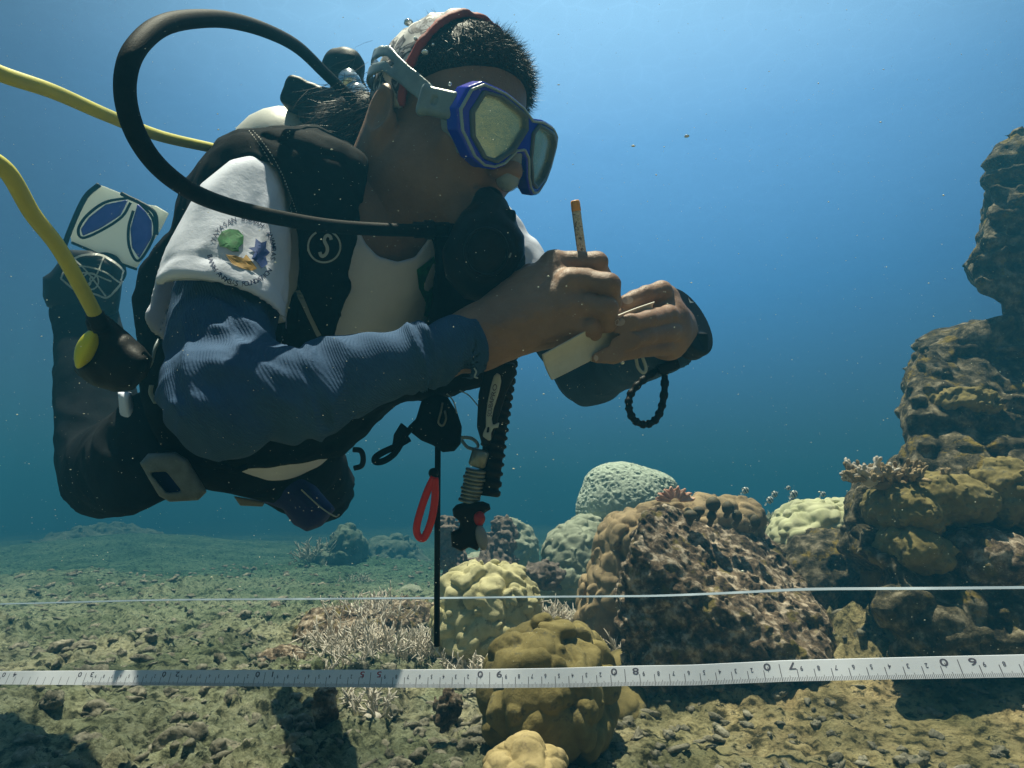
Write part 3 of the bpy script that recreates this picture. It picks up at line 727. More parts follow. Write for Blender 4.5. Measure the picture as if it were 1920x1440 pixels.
# ------------------------------------------------------------------ air tank
tank = thing('air_tank', 'pale grey air tank on the diver back below the valve knobs', 'air tank', tuple(wp(400,700,1.05)))
tc_ = pp(552,278,.99); ta = unit(pp(400,730,1.12)-tc_)
prof = [(-.078,.004),(-.075,.022),(-.068,.040),(-.055,.058),(-.038,.073),(-.015,.084),(.01,.088),(.40,.088),(.43,.08)]
mk('cylinder', *lathe(tc_+ta*.02, ta, prof, 48), M['tank'], tank)

# ------------------------------------------------------------------ first stage, hoses, second stage
reg = thing('breathing_regulator', 'black breathing regulator with a long looping hose to the diver mouth', 'regulator', tuple(wp(900,600,.72)))
def first_sd(P):
    d = cap(P, pp(640,128,.93), pp(652,165,.92), .027, .020)
    d = smin(d, ell(P, pp(655,125,.92), (.022,.022,.024)), .01)
    d = smax(d, -cap(P, pp(672,118,.87), pp(640,150,.87), .010), .006)
    k = box(P, pp(590,195,.93), (.042,.026,.022), np.array([unit([1,0,-.42]), [0,1,0], unit([.42,0,1])]), .009)
    k = smax(k, -cap(P, pp(575,172,.885), pp(625,188,.885), .007), .004)
    d = smin(d, k, .004); d = smin(d, cap(P, pp(625,205,.92), pp(700,235,.90), .026, .026), .012)
    d = smin(d, cap(P, pp(660,165,.92), pp(695,225,.90), .018,.020), .01)
    return d+.0008*vnoise(P/.01,3)
v, f = sdf_mesh(first_sd, pp(630,180,.92)-.10, pp(630,180,.92)+.11, .0025); mk('first_stage', v, f, M['rubber'], reg)
a0, a1 = pp(650,140,.885), pp(697,238,.865); ax = a1-a0; Lx = np.linalg.norm(ax)
mk('valve', *lathe(a0, ax, [(0,.006),(.002,.013),(.008,.0135),(.012,.0145),(.020,.0145),(.022,.011),(.028,.011),(.030,.0155),(.034,.0165),(.050,.0165),(.053,.0155),(.055,.012),(.058,.014),(Lx,.014)]), M['chrome'], reg)
hp_ = [(700,215,.86),(655,180,.84),(612,140,.80),(560,90,.72),(500,58,.64),(430,38,.57),(360,36,.51),(300,50,.465),(255,90,.435),(236,140,.425),(238,200,.425),(262,265,.435),(305,320,.46),(365,362,.50),(440,390,.54),(530,410,.585),(620,424,.63),(710,430,.67),(800,432,.70),(850,430,.715)]
P_ = catmull([pp(*p) for p in hp_], 14)
V, F = tube(P_, .0069, 18); mk('hose', V, F, M['hose'], reg)
mk('swivel', *lathe(pp(775,431,.70), pp(850,430,.715)-pp(775,431,.70), [(0,.0075),(.001,.0088),(.012,.0088),(.013,.0105),(.022,.0105),(.024,.008),(.04,.008)]), M['rubber'], reg)
def second_sd(P):
    d = prism(P, [(885,392),(905,378),(938,380),(952,402),(968,418),(983,442),(984,476),(966,508),(950,545),(915,570),(870,560),(835,520),(828,470),(850,425),(868,400)], .655, .76, .03)
    d = smax(d, ell(P, pp(905,470,.71), (.062,.058,.066)), .012)
    d = smin(d, cap(P, hp(0,.098,-.072), pp(905,430,.70), .017, .022), .015)
    d = smin(d, box(P, pp(945,408,.69), (.013,.012,.006), None, .003), .004)
    d = smin(d, cap(P, pp(910,372,.70), pp(925,392,.695), .012,.016), .012)
    g = np.abs(ell(P, pp(918,470,.655), (.030,.03,.030))); return d+.0012*np.exp(-(g/.0015)**2)
v, f = sdf_mesh(second_sd, pp(900,460,.70)-[.085,.09,.085], pp(900,460,.70)+[.085,.09,.085], .0024)
ss = mk('second_stage', v, f, M['rubber'], reg); sst = bvh(ss)
V, F = tube(catmull([pp(912+40*math.cos(a),472+44*math.sin(a),.655-.0+.006*math.cos(a)) for a in np.linspace(0,2*math.pi,25)[:-1]],3), .0016, 6, closed=True); mk('cover_ring', V, F, M['rubber'], reg)
decal('mark', sst, [stroke([(957,474),(954,482),(950,478),(947,488),(944,497),(940,499)],3.2,4)], M['logo_dim'], ss, .0012)
# spare regulator
oct_ = thing('spare_regulator', 'black spare regulator with yellow cover and yellow hose beside the diver elbow', 'regulator', tuple(wp(200,735,.62)))
V, F = tube(catmull([pp(455,292,.86),pp(400,278,.80),pp(300,255,.70),(pp(200,216,.60)),pp(100,172,.53),pp(0,138,.48),pp(-110,90,.44),pp(-260,90,.42),pp(-300,200,.42),pp(-160,250,.43),pp(-60,280,.44),pp(10,318,.46),pp(60,400,.49),pp(110,465,.52),pp(155,545,.55),pp(190,612,.575)], 12), .0061, 16)
mk('hose', V, F, M['yellow'], oct_)
def oct_sd(P):
    d = prism(P, [(170,612),(200,602),(240,625),(268,650),(285,672),(275,705),(250,730),(215,735),(175,722),(148,705),(138,690),(150,640)], .575, .655, .03)
    d = smin(d, cap(P, pp(185,607,.578), pp(200,640,.60), .010,.014), .01)
    return d+.0012*vnoise(P/.012,2)+.0015*np.exp(-(np.abs(P[:,1]-.61)/.002)**2)
v, f = sdf_mesh(oct_sd, pp(212,668,.61)-.08, pp(212,668,.61)+.08, .0022); mk('second_stage', v, f, M['rubber'], oct_)
B_ = np.array([unit([.42,0,.9]), unit([.75,.55,-.35]), unit(np.cross(unit([.42,0,.9]), unit([.75,.55,-.35])))]); B_[1] = unit(np.cross(B_[2], B_[0]))
mk('ferrule', *lathe(pp(176,586,.566), pp(190,612,.575)-pp(176,586,.566), [(0,.0062),(.001,.0074),(.010,.0074),(.011,.0082),(.017,.0082)]), M['rubber'], oct_)
v, f = sdf_mesh(lambda P: smin(ell(P, pp(163,652,.578), (.0205,.006,.012), B_), np.abs(ell(P, pp(163,652,.577), (.016,.0075,.0085), B_))-.0008, .002), pp(163,652,.578)-.03, pp(163,652,.578)+.03, .0009); mk('purge_cover', v, f, M['yellow_cap'], oct_)

# ------------------------------------------------------------------ mask
mask = thing('diving_mask', 'blue framed diving mask with mirrored lenses and grey strap on the diver face', 'diving mask', tuple(L2W(hp(0,.11,-.04))[0]))
OUT = [(0,.028),(.018,.034),(.045,.038),(.070,.037),(.081,.026),(.086,.002),(.079,-.018),(.060,-.039),(.046,-.044),(.033,-.041),(.021,-.032),(.010,-.014),(0,-.009)]
OUTF = OUT+[(-a,u) for a,u in OUT[::-1][1:-1]]
LEN = [(.0075,.014),(.013,.025),(.049,.030),(.066,.027),(.072,.004),(.065,-.018),(.048,-.033),(.034,-.032),(.017,-.012)]
def mcoord(P):
    q = tohead(P); q = q.copy(); q[:,2] -= -.002; q[:,1] -= .122-3.8*q[:,0]**2; return q
def mk_mask(kind):
    def g(P):
        q = mcoord(P); o = sdpoly(q[:,0], q[:,2], OUTF)*1.0; l = sdpoly(np.abs(q[:,0]), q[:,2], LEN)
        if kind == 'frame':
            o = o-.0012; d = smax(o, np.abs(q[:,1]+.004)-.010, .003); return smax(d, -(l-.0022), .002)
        if kind == 'bezel':
            d = smax(l-.0030, np.abs(q[:,1]-.003)-.0065, .002); return smax(d, -(l+.0010), .002)
        if kind == 'lens': return smax(l-.001, np.abs(q[:,1]-.001)-.0012, .0006)
        if kind == 'trim':
            return smax(np.abs(o+.0022)-.0013, np.abs(q[:,1]-.006)-.0022, .001)
        if kind == 'skirt':
            o2 = sdpoly(q[:,0]/.95, q[:,2]/.95, OUTF); t_ = -q[:,1]
            d = smax(np.abs(o2+.0015+.12*t_)-.0014, np.maximum(.008-t_, t_-.040), .002)
            n = smax(np.abs(cap(q, (0,-.010,-.006), (0,-.006,-.042), .010, .0125))-.0013, q[:,2]+.004, .003)
            return smin(d, smax(n, -(q[:,1]+.03), .002), .003)
    return g
for kind, mt, h in (('frame','mask_blue',.0014),('bezel','mask_grey',.0011),('trim','mask_light',.0010),('skirt','silicone',.0017)):
    v, f = sdf_mesh(mk_mask(kind), hp(0,.10,-.01)-[.12,.12,.085], hp(0,.10,-.01)+[.12,.12,.085], h); mk(kind, v, f, M[mt], mask)
for sgn in (-1,1):
    c = hp(sgn*.042,.115,0)
    v, f = sdf_mesh(lambda P: smax(mk_mask('lens')(P), -sgn*tohead(P)[:,0]+.003, .0001), c-.055, c+.055, .0010); mk('lens', v, f, M['lens'], mask)
# strap: band round the head over the scarf, with side buckles
def strap_sd(P):
    q = tohead(P); zc = .008+.46*np.clip(.06-q[:,1],0,.09)+.05*np.maximum(-.03-q[:,1],0); w = .0125+.006*np.clip((-q[:,1])/.06,0,1)
    r = np.sqrt((q[:,0]/.0985)**2+((q[:,1]+.010)/.124)**2); ring = np.abs((r-1)*.105)-.0018
    d = smax(ring, np.abs(q[:,2]-zc)-w, .003); d = smax(d, q[:,1]-.078, .002)
    gap = smax(np.abs(q[:,2]-zc)-.0028, q[:,1]+.01, .002); return smax(d, -gap, .002)+.0006*vnoise(P/.015,4)
v, f = sdf_mesh(strap_sd, HC-.16, HC+.16, .0019); mk('strap', v, f, M['strap'], mask)
for sgn in (-1,1):
    c = hp(sgn*.088,.070,.004); Bk = np.array([unit(HB[1]+sgn*-.45*HB[0]), HB[0]*sgn, HB[2]]); Bk[1] = unit(np.cross(Bk[2],Bk[0])); 
    def bk(P):
        d = box(P, c, (.022,.0065,.0150), Bk, .0055); d = smin(d, cap(P, c-Bk[0]*.018-HB[2]*.012, c-Bk[0]*.018+HB[2]*.012, .0055), .004)
        t1 = box(P, c+Bk[1]*.0*sgn, (.012,.02,.0012), Bk); return smax(d, -(box(P, c+HB[0]*sgn*.0075, (.0030,.003,.0045), Bk)), .001)
    v, f = sdf_mesh(bk, c-.035, c+.035, .0014); mk('buckle', v, f, M['strap'], mask)

# ------------------------------------------------------------------ pencil, pad, wrist gear
pen = thing('pencil', 'short worn pencil with orange end held upright in the diver fist', 'pencil', tuple(wp(1108,600,.69)))
p0, p1 = pp(1078,376,.690), pp(1110,612,.705); ax = p1-p0; Lp = np.linalg.norm(ax)
mk('shaft', *lathe(p0+unit(ax)*.0115, ax, [(0,.0049),(.001,.0051),(Lp-.035,.0051),(Lp-.0255,.0015),(Lp-.022,.0004)], 7), M['pencil'], pen, smooth=False)
mk('end_cap', *lathe(p0, ax, [(0,.0040),(.0012,.0050),(.0113,.0052),(.0116,.0050)], 14), M['orange'], pen)
pad = thing('writing_pad', 'cream waterproof writing pad held in the diver left hand', 'pad', tuple(wp(1100,690,.68)))
top = catmull([pp(1019,665,.632),pp(1070,637,.640),pp(1125,607,.655),pp(1180,583,.678),pp(1228,566,.698)], 8)
bot = catmull([pp(1036,712,.644),pp(1080,690,.654),pp(1120,668,.668),pp(1175,627,.690),pp(1227,584,.706)], 8)
nrm_ = unit(np.cross(top[-1]-top[0], bot[10]-top[10])); nrm_ = nrm_ if nrm_[1] > 0 else -nrm_
for k,(o0,o1,mt,nm) in enumerate([(0,.0018,'paper','page'),(.0024,.0052,'paper','page')]):
    n = len(top); m = 6; V = []; F = []
    for s_ in (o0,o1):
        for i in range(n):
            for j in range(m): t_ = j/(m-1); V.append(top[i]*(1-t_)+bot[i]*t_+nrm_*(s_+.003*math.sin(t_*math.pi))+ (np.array([.0015*k,0,-.001*k])))
    def id_(s,i,j): return s*n*m+i*m+j
    for i in range(n-1):
        for j in range(m-1): F.append((id_(0,i,j),id_(0,i+1,j),id_(0,i+1,j+1),id_(0,i,j+1))); F.append((id_(1,i,j),id_(1,i,j+1),id_(1,i+1,j+1),id_(1,i+1,j)))
    for i in range(n-1): F.append((id_(0,i,0),id_(1,i,0),id_(1,i+1,0),id_(0,i+1,0))); F.append((id_(0,i,m-1),id_(0,i+1,m-1),id_(1,i+1,m-1),id_(1,i,m-1)))
    for j in range(m-1): F.append((id_(0,0,j),id_(0,0,j+1),id_(1,0,j+1),id_(1,0,j))); F.append((id_(0,n-1,j),id_(1,n-1,j),id_(1,n-1,j+1),id_(0,n-1,j+1)))
    mk(nm, V, F, M[mt], pad, smooth=False)
wc = thing('wrist_compass', 'round black compass strapped to the diver left wrist', 'compass', tuple(wp(1290,660,.79)))
cn = unit([.62,-.62,.42]); cc = pp(1281,607,.795)
v, f = sdf_mesh(lambda P: smin(smax(np.linalg.norm((P-cc)-((P-cc)@cn)[:,None]*cn, axis=1)-.0475, np.abs((P-cc)@cn)-.011, .006), box(P, pp(1312,640,.79), (.008,.012,.010), None, .003), .004)+.0012*np.exp(-(np.abs((P-cc)@cn)/.0012)**2), cc-.065, cc+.065, .0018)
mk('housing', v, f, M['rubber'], wc)
decal('window', bvh(wc.children[0]), [([(1289,559),(1297,559),(1300,568),(1292,569)],[(0,1,2,3)])], M['logo'], wc, .0012)
ob_ = thing('bungee_loop', 'black bungee loop dangling under the diver left wrist', 'loop', tuple(wp(1210,800,.77)))
P_ = catmull([pp(1246,692,.775),pp(1246,730,.77),pp(1240,765,.77),pp(1228,788,.77),pp(1208,796,.77),pp(1188,786,.77),pp(1179,762,.77),pp(1183,738,.775),pp(1203,715,.78),pp(1230,695,.785)], 10)
V, F = tube(P_, .0045+.0006*np.sign(np.sin(np.arange(len(P_))*1.1)), 9); mk('cord', V, F, M['rubber'], ob_)
v, f = sdf_mesh(lambda P: box(P, pp(1252,688,.775), (.013,.008,.006), np.array([unit([1,0,.35]),[0,1,0],unit([-.35,0,1])]), .002), pp(1252,688,.775)-.03, pp(1252,688,.775)+.03, .0015); mk('clip', v, f, M['rubber'], ob_)
tag(mk('cord_loop', *tube(catmull([pp(1192,668,.70),pp(1196,688,.70),pp(1206,699,.70),pp(1211,690,.70),pp(1204,668,.70)],6), .0019, 7), M['logo']), 'small white cord loop hanging under the hand with the pad', 'cord')

# ------------------------------------------------------------------ things hanging from the vest
pouch = thing('reel_pouch', 'black pouch clipped under the vest beside the pointer stick', 'pouch', tuple(wp(830,850,.80)))
plate('bag', [(790,752),(812,738),(840,745),(858,775),(866,800),(864,832),(852,846),(830,848),(812,835),(790,826),(772,812),(765,800),(780,785)], .79, .84, M['black'], pouch, .0018, .012)
mk('cord', *tube(catmull([pp(838,738,.80),pp(850,752,.795),pp(857,775,.79)],6), .0009, 5), M['logo'], pouch)
mk('cord', *tube(catmull([pp(862,732,.80),pp(880,742,.79),pp(897,762,.77)],6), .0008, 5), M['logo'], pouch)
mk('clip', *tube(catmull([pp(830,755,.788),pp(826,775,.786),pp(822,792,.785),pp(830,798,.785),pp(836,785,.786),pp(834,770,.788)],6), .0013, 6), M['dullmetal'], pouch)
V, F = tube(catmull([pp(700+i,y,.79) for i,y in [(75,800),(60,815),(50,835),(38,852),(20,864),(5,866),(4,858),(18,848),(40,838),(58,828),(68,822)]],6), .0042, 8, flat=.5); tag(mk('strap_loop', V, F, M['black']), 'black webbing loop dangling left of the pouch', 'strap')
plate('tab', [(752,792),(768,805),(764,830),(745,845),(735,838),(738,815)], .79, .796, M['black'], pouch, .0018, .002)
V, F = tube(catmull([pp(662,843,.83),pp(676,845,.83),pp(681,858,.83),pp(678,873,.83),pp(664,878,.83)],6), .0035, 8); tag(mk('ring', V, F, M['rubber']), 'black ring on the lower edge of the vest', 'ring')
V, F = tube(catmull([pp(866,820,.78),pp(884,822,.76),pp(896,833,.74),pp(892,842,.74),pp(876,838,.76),pp(866,826,.775)],6), .0022, 7, flat=.7); tag(mk('clip', V, F, M['strap']), 'grey plastic clip between pouch and inflator hose', 'clip')
stick = thing('pointer_stick', 'long thin black pointer stick hanging straight down from the pouch', 'pointer', tuple(wp(820,1208,.80)))
mk('rod', *tube([pp(821,830,.80),pp(820,1000,.80),pp(819,1211,.80)], .0037, 12), M['rubber'], stick)
mk('knob', *ell_mesh(pp(813,887,.795), (.0065,.0065,.0065)), M['rubber'], stick)
lp_ = thing('wrist_loop', 'bright red rubber wrist loop hanging beside the black pointer stick', 'loop', tuple(wp(795,1010,.79)))
P_ = catmull([pp(814,894,.79),pp(801,922,.79),pp(788,960,.79),pp(781,990,.79),pp(785,1006,.79),pp(795,1008,.79),pp(806,985,.79),pp(813,955,.79),pp(816,925,.79),pp(815,896,.79)], 8)
V, F = tube(P_, .0036, 10, flat=1.3, up=np.array([0,1,0])); mk('band', V, F, M['red'], lp_)
# weight belt hardware
wb = thing('weight_buckle', 'large grey rectangular buckle at the diver hip', 'buckle', tuple(wp(325,940,.78)))
O_ = [(262,868),(278,850),(330,848),(352,862),(378,905),(388,922),(372,938),(318,941),(298,930),(280,900)]
plate('frame', O_, .765, .800, M['buckle'], wb, .0022, .010, holes=([(281,886),(312,884),(342,922),(312,924)],))
plate('inset', [(276,882),(318,880),(348,926),(308,928)], .785, .797, M['trouser_blue'], wb, .0022, .002)
tag(plate('belt_tab', [(438,930),(462,934),(497,942),(492,950),(450,948)], .90, .93, M['beige'], None, .002, .004), 'small beige plastic tab under the waist', 'tab')
V, F = tube(catmull([pp(412,864,.78),pp(425,875,.77),pp(440,882,.77),pp(462,875,.78)],6), .004, 8); tag(mk('strap', V, F, M['black']), 'black strap end curling below the diver elbow', 'strap')

# ------------------------------------------------------------------ fin
fin = thing('swim_fin', 'white and blue swim fin with black foot pocket raised behind the diver', 'fin', tuple(wp(170,560,1.45)))
fd = 1.50
plate('blade', [(189,347),(227,362),(262,381),(293,386),(317,400),(303,428),(256,503),(208,486),(134,455),(132,440),(146,405),(165,367)], fd-.005, fd+.005, M['finblade'], fin, .003, .003)
for i, O_ in enumerate([[(241,374),(198,383),(167,407),(151,430),(155,443),(189,428),(226,404)], [(258,381),(272,395),(285,415),(285,445),(261,485),(247,464),(244,429)]]):
    plate('vane', O_, fd-.011, fd-.004, M['finblue'], fin, .003, .003)
def rail(pts, w, d=fd-.013): 
    V, F = tube(catmull([pp(x,y,d) for x,y in pts],6), w/2*d/FPX, 8); mk('rail', V, F, M['rubber'], fin)
rail([(243,371),(198,379),(163,404),(147,430),(155,446),(190,432),(228,407),(245,380)], 5); rail([(258,378),(275,394),(288,415),(287,447),(260,489),(243,465),(241,428),(250,395)], 5)
rail([(228,363),(245,372),(262,380),(290,400),(293,440)], 8); rail([(186,346),(160,370),(136,420),(118,470),(112,505)], 9); rail([(135,455),(170,470),(215,490),(256,505)], 5)
v, f = sdf_mesh(lambda P: prism(P, [(80,520),(95,510),(128,468),(170,470),(215,488),(232,505),(226,560),(222,585),(190,600),(120,590),(88,575),(80,556)], fd-.19, fd+.04, .03), pp(155,535,fd)-[.16,.24,.16], pp(155,535,fd)+.16, .0045)
fp = mk('foot_pocket', v, f, M['rubber'], fin); ft = bvh(fp)
web = [stroke([(116,523),(128,500),(145,484),(170,479),(198,484),(229,509),(222,535),(203,558),(180,552),(145,545),(116,523)],3.6,6), stroke([(125,505),(160,500),(200,512),(222,530)],3,6), stroke([(140,486),(165,510),(200,556)],3,6), stroke([(195,484),(180,520),(150,546)],3,6), stroke([(128,520),(165,512),(210,528)],3,6), ring2(171,528,14,17), ess(171,528,9,.3)]
decal('web_pattern', ft, web, M['finblade'], fp, .003)
print('diver built')
# ------------------------------------------------------------------ reef materials
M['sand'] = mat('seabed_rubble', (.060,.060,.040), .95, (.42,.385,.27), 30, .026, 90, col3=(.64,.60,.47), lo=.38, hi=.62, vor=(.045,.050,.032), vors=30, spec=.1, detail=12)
M['rubble'] = mat('rubble_bits', (.10,.095,.065), .95, (.40,.37,.28), 40, .006, 180, spec=.1, vor=(.05,.055,.035), vors=60)
M['far'] = mat('hazy_reef_rock', (.05,.08,.055), .95, (.15,.19,.14), 12, .006, 60, spec=.1)  # darkened teal for distant things, haze fade painted into the colour
M['c_yellow'] = mat('coral_pale_yellow', (.46,.42,.22), .9, (.62,.57,.33), 30, .0016, 300, spec=.1, vor=(.30,.27,.15), vors=34)
M['c_olive'] = mat('coral_olive', (.16,.130,.050), .9, (.29,.235,.095), 24, .0016, 260, spec=.15, vor=(.11,.10,.06), vors=24)
M['c_gold'] = mat('coral_gold', (.30,.235,.11), .9, (.44,.35,.18), 40, .0016, 260, spec=.1, vor=(.28,.22,.12), vors=60)
M['c_pale'] = mat('coral_pale_green', (.38,.44,.36), .95, (.48,.54,.44), 30, .010, 70, spec=.1)
M['c_tan'] = mat('coral_tan', (.27,.20,.12), .9, (.42,.32,.18), 26, .0016, 260, spec=.12, vor=(.18,.13,.08), vors=26)
M['c_grey'] = mat('coral_grey_green', (.22,.24,.17), .95, (.34,.36,.27), 22, .004, 160, spec=.1)
M['c_mint'] = mat('coral_pale_mint', (.46,.47,.27), .9, (.55,.55,.36), 22, .001, 300, spec=.1)
M['rock'] = mat('encrusted_rock', (.045,.034,.024), .95, (.20,.145,.095), 34, .010, 120, col3=(.66,.55,.42), lo=.38, hi=.63, vor=(.20,.16,.05), vors=19, spec=.15, detail=12)
M['wall'] = mat('reef_wall', (.030,.027,.018), .95, (.13,.11,.065), 30, .014, 100, col3=(.42,.36,.25), lo=.38, hi=.66, vor=(.30,.22,.05), vors=17, spec=.15, detail=12)
M['stag'] = mat('staghorn', (.52,.46,.38), .8, (.74,.68,.58), 60, .0006, 500, spec=.2)
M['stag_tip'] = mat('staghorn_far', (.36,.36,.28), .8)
M['brown'] = mat('bushy_brown', (.075,.06,.05), .95, (.22,.18,.15), 50, .003, 200, spec=.1)
M['knob'] = mat('dark_knob', (.045,.035,.016), .7, (.10,.08,.03), 40, .0008, 300)
M['pink'] = mat('pink_fan', (.60,.28,.17), .8, (.75,.50,.38), 40, .002, 120, sub=.2)
M['fish'] = mat('pale_fish', (.55,.58,.55), .4, (.75,.76,.70), 30); M['fish_dark'] = mat('fish_bar', (.03,.03,.03), .5)

MOUNDS = [(710,1165,2.35,.30,.10),(1500,1250,1.75,.5,.05),(1800,1235,1.62,.42,.13),(250,1060,7.5,1.6,.22),(640,1100,5,.6,.10),(90,1120,4.0,.5,.08),(340,1100,3.8,.5,.06),(1250,1150,2.6,.9,.10)]
MG = []
for (px,py,d,r,h) in MOUNDS: w = wp(px,py,d); MG.append((w[0],w[1],r,h))
def gh(x, y):
    P = np.stack([x, y, 0*x],1); z = .05*fbm(P/1.3,3,90)+.5*np.clip((np.hypot(x,y)-9)/20,0,1)*fbm(P/9,2,77)
    for mx,my,r,h in MG: z = z+h*np.exp(-((x-mx)**2+(y-my)**2)/(r*r)*1.5)
    return z
def gdetail(x, y):
    r = np.hypot(x,y); P = np.stack([x,y,.3*vnoise(np.stack([x,y,0*x],1)/.05,5)*.2],1)
    wx = P+.02*np.stack([vnoise(P/.04,61),vnoise(P/.04,62),0*x],1)
    f1,f2 = worley(wx/.085, 70); b = np.clip(1-f1*f1*1.6,-.4,1)*(.55+.6*vnoise(P/.3,71)); z = .042*b
    g1,g2 = worley(wx/.036, 72); z = z+.018*np.clip(1-g1*g1*1.7,-.3,1)*(.6+.8*vnoise(P/.2,73))
    z = z+.016*(1-np.abs(fbm(wx/.05,3,74))*2.6)*.6+.008*fbm(P/.014,3,75)-.02*np.clip(.22-np.abs(fbm(wx/.07,3,81)),0,1)
    z = z+np.clip(vnoise(P/.5,79),0,1)*.06*np.clip(1-worley(P/.22,80)[0]**2*2.2,0,1)
    return z
# seabed: one sheet out to the horizon
na, nr_ = 820, 760
ang = np.concatenate([np.linspace(-math.pi,-.92,24,endpoint=False), np.linspace(-.92,.92,na), np.linspace(.92,math.pi,24)[1:-1]])
rad = np.geomspace(.45, 60, nr_); rad = np.concatenate([[.02,.2], rad])
A, R = np.meshgrid(ang, rad); x = (R*np.sin(A)).ravel(); y = (R*np.cos(A)).ravel()
fade = np.clip(1.15-np.hypot(x,y)/14,.25,1)
Pm = np.stack([x,y,0*x],1); sm_ = np.clip(.5+1.5*fbm(Pm/.55,2,91),0,1); sm_ = np.maximum(sm_, 1.25*np.clip((x-.15)/.25,0,1)*np.clip((1.75-y)/.25,0,1))
z = gh(x,y)+gdetail(x,y)*fade*(1.35-.65*sm_)
na_ = len(ang); I = np.arange(len(rad)*na_).reshape(len(rad), na_)
Q = np.stack([I[:-1,:], np.roll(I,-1,1)[:-1,:], np.roll(I,-1,1)[1:,:], I[1:,:]],-1).reshape(-1,4)[:, ::-1]
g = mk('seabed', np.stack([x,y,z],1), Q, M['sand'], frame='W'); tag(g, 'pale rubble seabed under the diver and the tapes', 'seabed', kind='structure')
gt = bvh(g)
def gz(x, y):
    l = gt.ray_cast(Vector((x,y,3)), Vector((0,0,-1)))[0]; return l.z if l else 0.0
def gpix(px, py):
    d = Vector(wp(px,py,1))-Vector((0,0,H)); l = gt.ray_cast(Vector((0,0,H)), d.normalized())[0]
    return np.array(l)
# loose rubble
rng = np.random.default_rng(11)
ico = bpy.data.meshes.new('i'); import bmesh
bm = bmesh.new(); bmesh.ops.create_icosphere(bm, subdivisions=2, radius=1); bm.verts.ensure_lookup_table()
IV = np.array([v.co[:] for v in bm.verts]); IF = np.array([[v.index for v in f.verts] for f in bm.faces]); bm.free(); bpy.data.meshes.remove(ico)
VV=[]; FF=[]; n=0
for i in range(1700):
    r = rng.uniform(.95**.5, 6.2**.5)**2; a = rng.uniform(-.75,.75); xx, yy = r*math.sin(a), r*math.cos(a)
    s = rng.uniform(.003,.010)*(1+.25*r*.3); el_ = rng.uniform(.8,3.0); v = IV*np.array([s*el_, s, s*rng.uniform(.6,1)])
    v = v*(1+.55*vnoise(IV*1.7+i*3.1, 5)+.3*vnoise(IV*3.7+i*1.1, 6))[:,None]
    q = rng.uniform(0,2*math.pi); ti = rng.normal()*.35; c_, s_ = math.cos(q), math.sin(q); ct, st_ = math.cos(ti), math.sin(ti)
    v = v@np.array([[ct,0,st_],[0,1,0],[-st_,0,ct]]); v = v@np.array([[c_,s_,0],[-s_,c_,0],[0,0,1]])
    VV.append(v+[xx,yy,gz(xx,yy)+s*.35]); FF.append(IF+n); n += len(IV)
bm = bmesh.new(); bmesh.ops.create_icosphere(bm, subdivisions=3, radius=1); bm.verts.ensure_lookup_table()
JV = np.array([v.co[:] for v in bm.verts]); JF = np.array([[v.index for v in f.verts] for f in bm.faces]); bm.free()
for i in range(650):
    r = rng.uniform(1.0, 5.5**.5)**2 if i % 2 else rng.uniform(1.15, 2.6); a = rng.uniform(-.72,.72); xx, yy = r*math.sin(a), r*math.cos(a)
    s = rng.lognormal(0,.4)*.0095*(1+.15*r); s = min(s, .019); v = JV*np.array([s*rng.uniform(1,1.8), s, s*rng.uniform(.5,1.1)])
    v = v*(1+.5*vnoise(JV*1.5+i*2.7,5)+.35*np.abs(vnoise(JV*3.1+i,6))+.15*vnoise(JV*7+i,7))[:,None]
    if xx > .1 and yy < 1.7: v = v*.5
    q = rng.uniform(0,2*math.pi); c_, s_ = math.cos(q), math.sin(q); v = v@np.array([[c_,s_,0],[-s_,c_,0],[0,0,1]])
    VV.append(v+[xx,yy,gz(xx,yy)+s*.15]); FF.append(JF+n); n += len(JV)
tag(mk('coral_rubble', np.concatenate(VV), np.concatenate(FF), M['rubble'], frame='W'), 'broken bits of dead coral strewn over the seabed', 'rubble', kind='stuff')

# ------------------------------------------------------------------ corals and rocks
def E(px, py, d, rx, ry, rz):                 # ellipsoid from photo position, half sizes in px, real half depth
    return (wp(px,py,d), np.array([rx*d/FPX, rz, ry*d/FPX]))
def union(P, es, k):
    d = None
    for c, r in es: e = ell(P, c, r); d = e if d is None else smin(d, e, k)
    return d
def reef(name, label, cat, fn, es, h, mt, group=None, pad_=.05, zmin=None):
    lo = np.min([c-r for c,r in es],0)-pad_; hi = np.max([c+r for c,r in es],0)+pad_
    if zmin is not None: lo[2] = zmin
    v, f = biggest(*sdf_mesh(fn, lo, hi, h, 1.8)); o = mk(name, v, f, M[mt], frame='W'); return tag(o, label, cat, group)
def lobed(es, sc, amp, k=.03, s=0, sz=(1,1,1), fine=0.0, drop=0.0):
    def fn(P):
        d = union(P, es, k); w = P+.55*sc*np.stack([vnoise(P/(sc*.9),s+50),vnoise(P/(sc*.9),s+51),vnoise(P/(sc*.9),s+52)],1)
        d = d-domes(w/np.array(sz), sc, amp, s)
        if fine: d = d-fine*fbm(P/(sc*.25),3,s+5)
        return d
    return fn
e = [E(910,1150,1.93,86,66,.13), E(900,1105,1.93,64,38,.10), E(955,1120,1.95,42,44,.09), E(905,1195,1.9,78,50,.12)]
reef('lobed_coral', 'pale yellow lobed coral dome right behind the pointer stick', 'coral', lobed(e,.050,.030,.04,3,fine=.002), e, .0033, 'c_yellow', 'corals on the reef')
e = [E(1022,1265,1.26,90,80,.10), E(1025,1330,1.22,98,78,.10), E(1085,1290,1.32,45,85,.08)]
reef('boulder_coral', 'rounded olive boulder coral in front of the measuring tape path', 'coral', lobed(e,.056,.032,.05,12,(1,1,1.4),fine=.003), e, .0028, 'c_olive', 'corals on the reef')
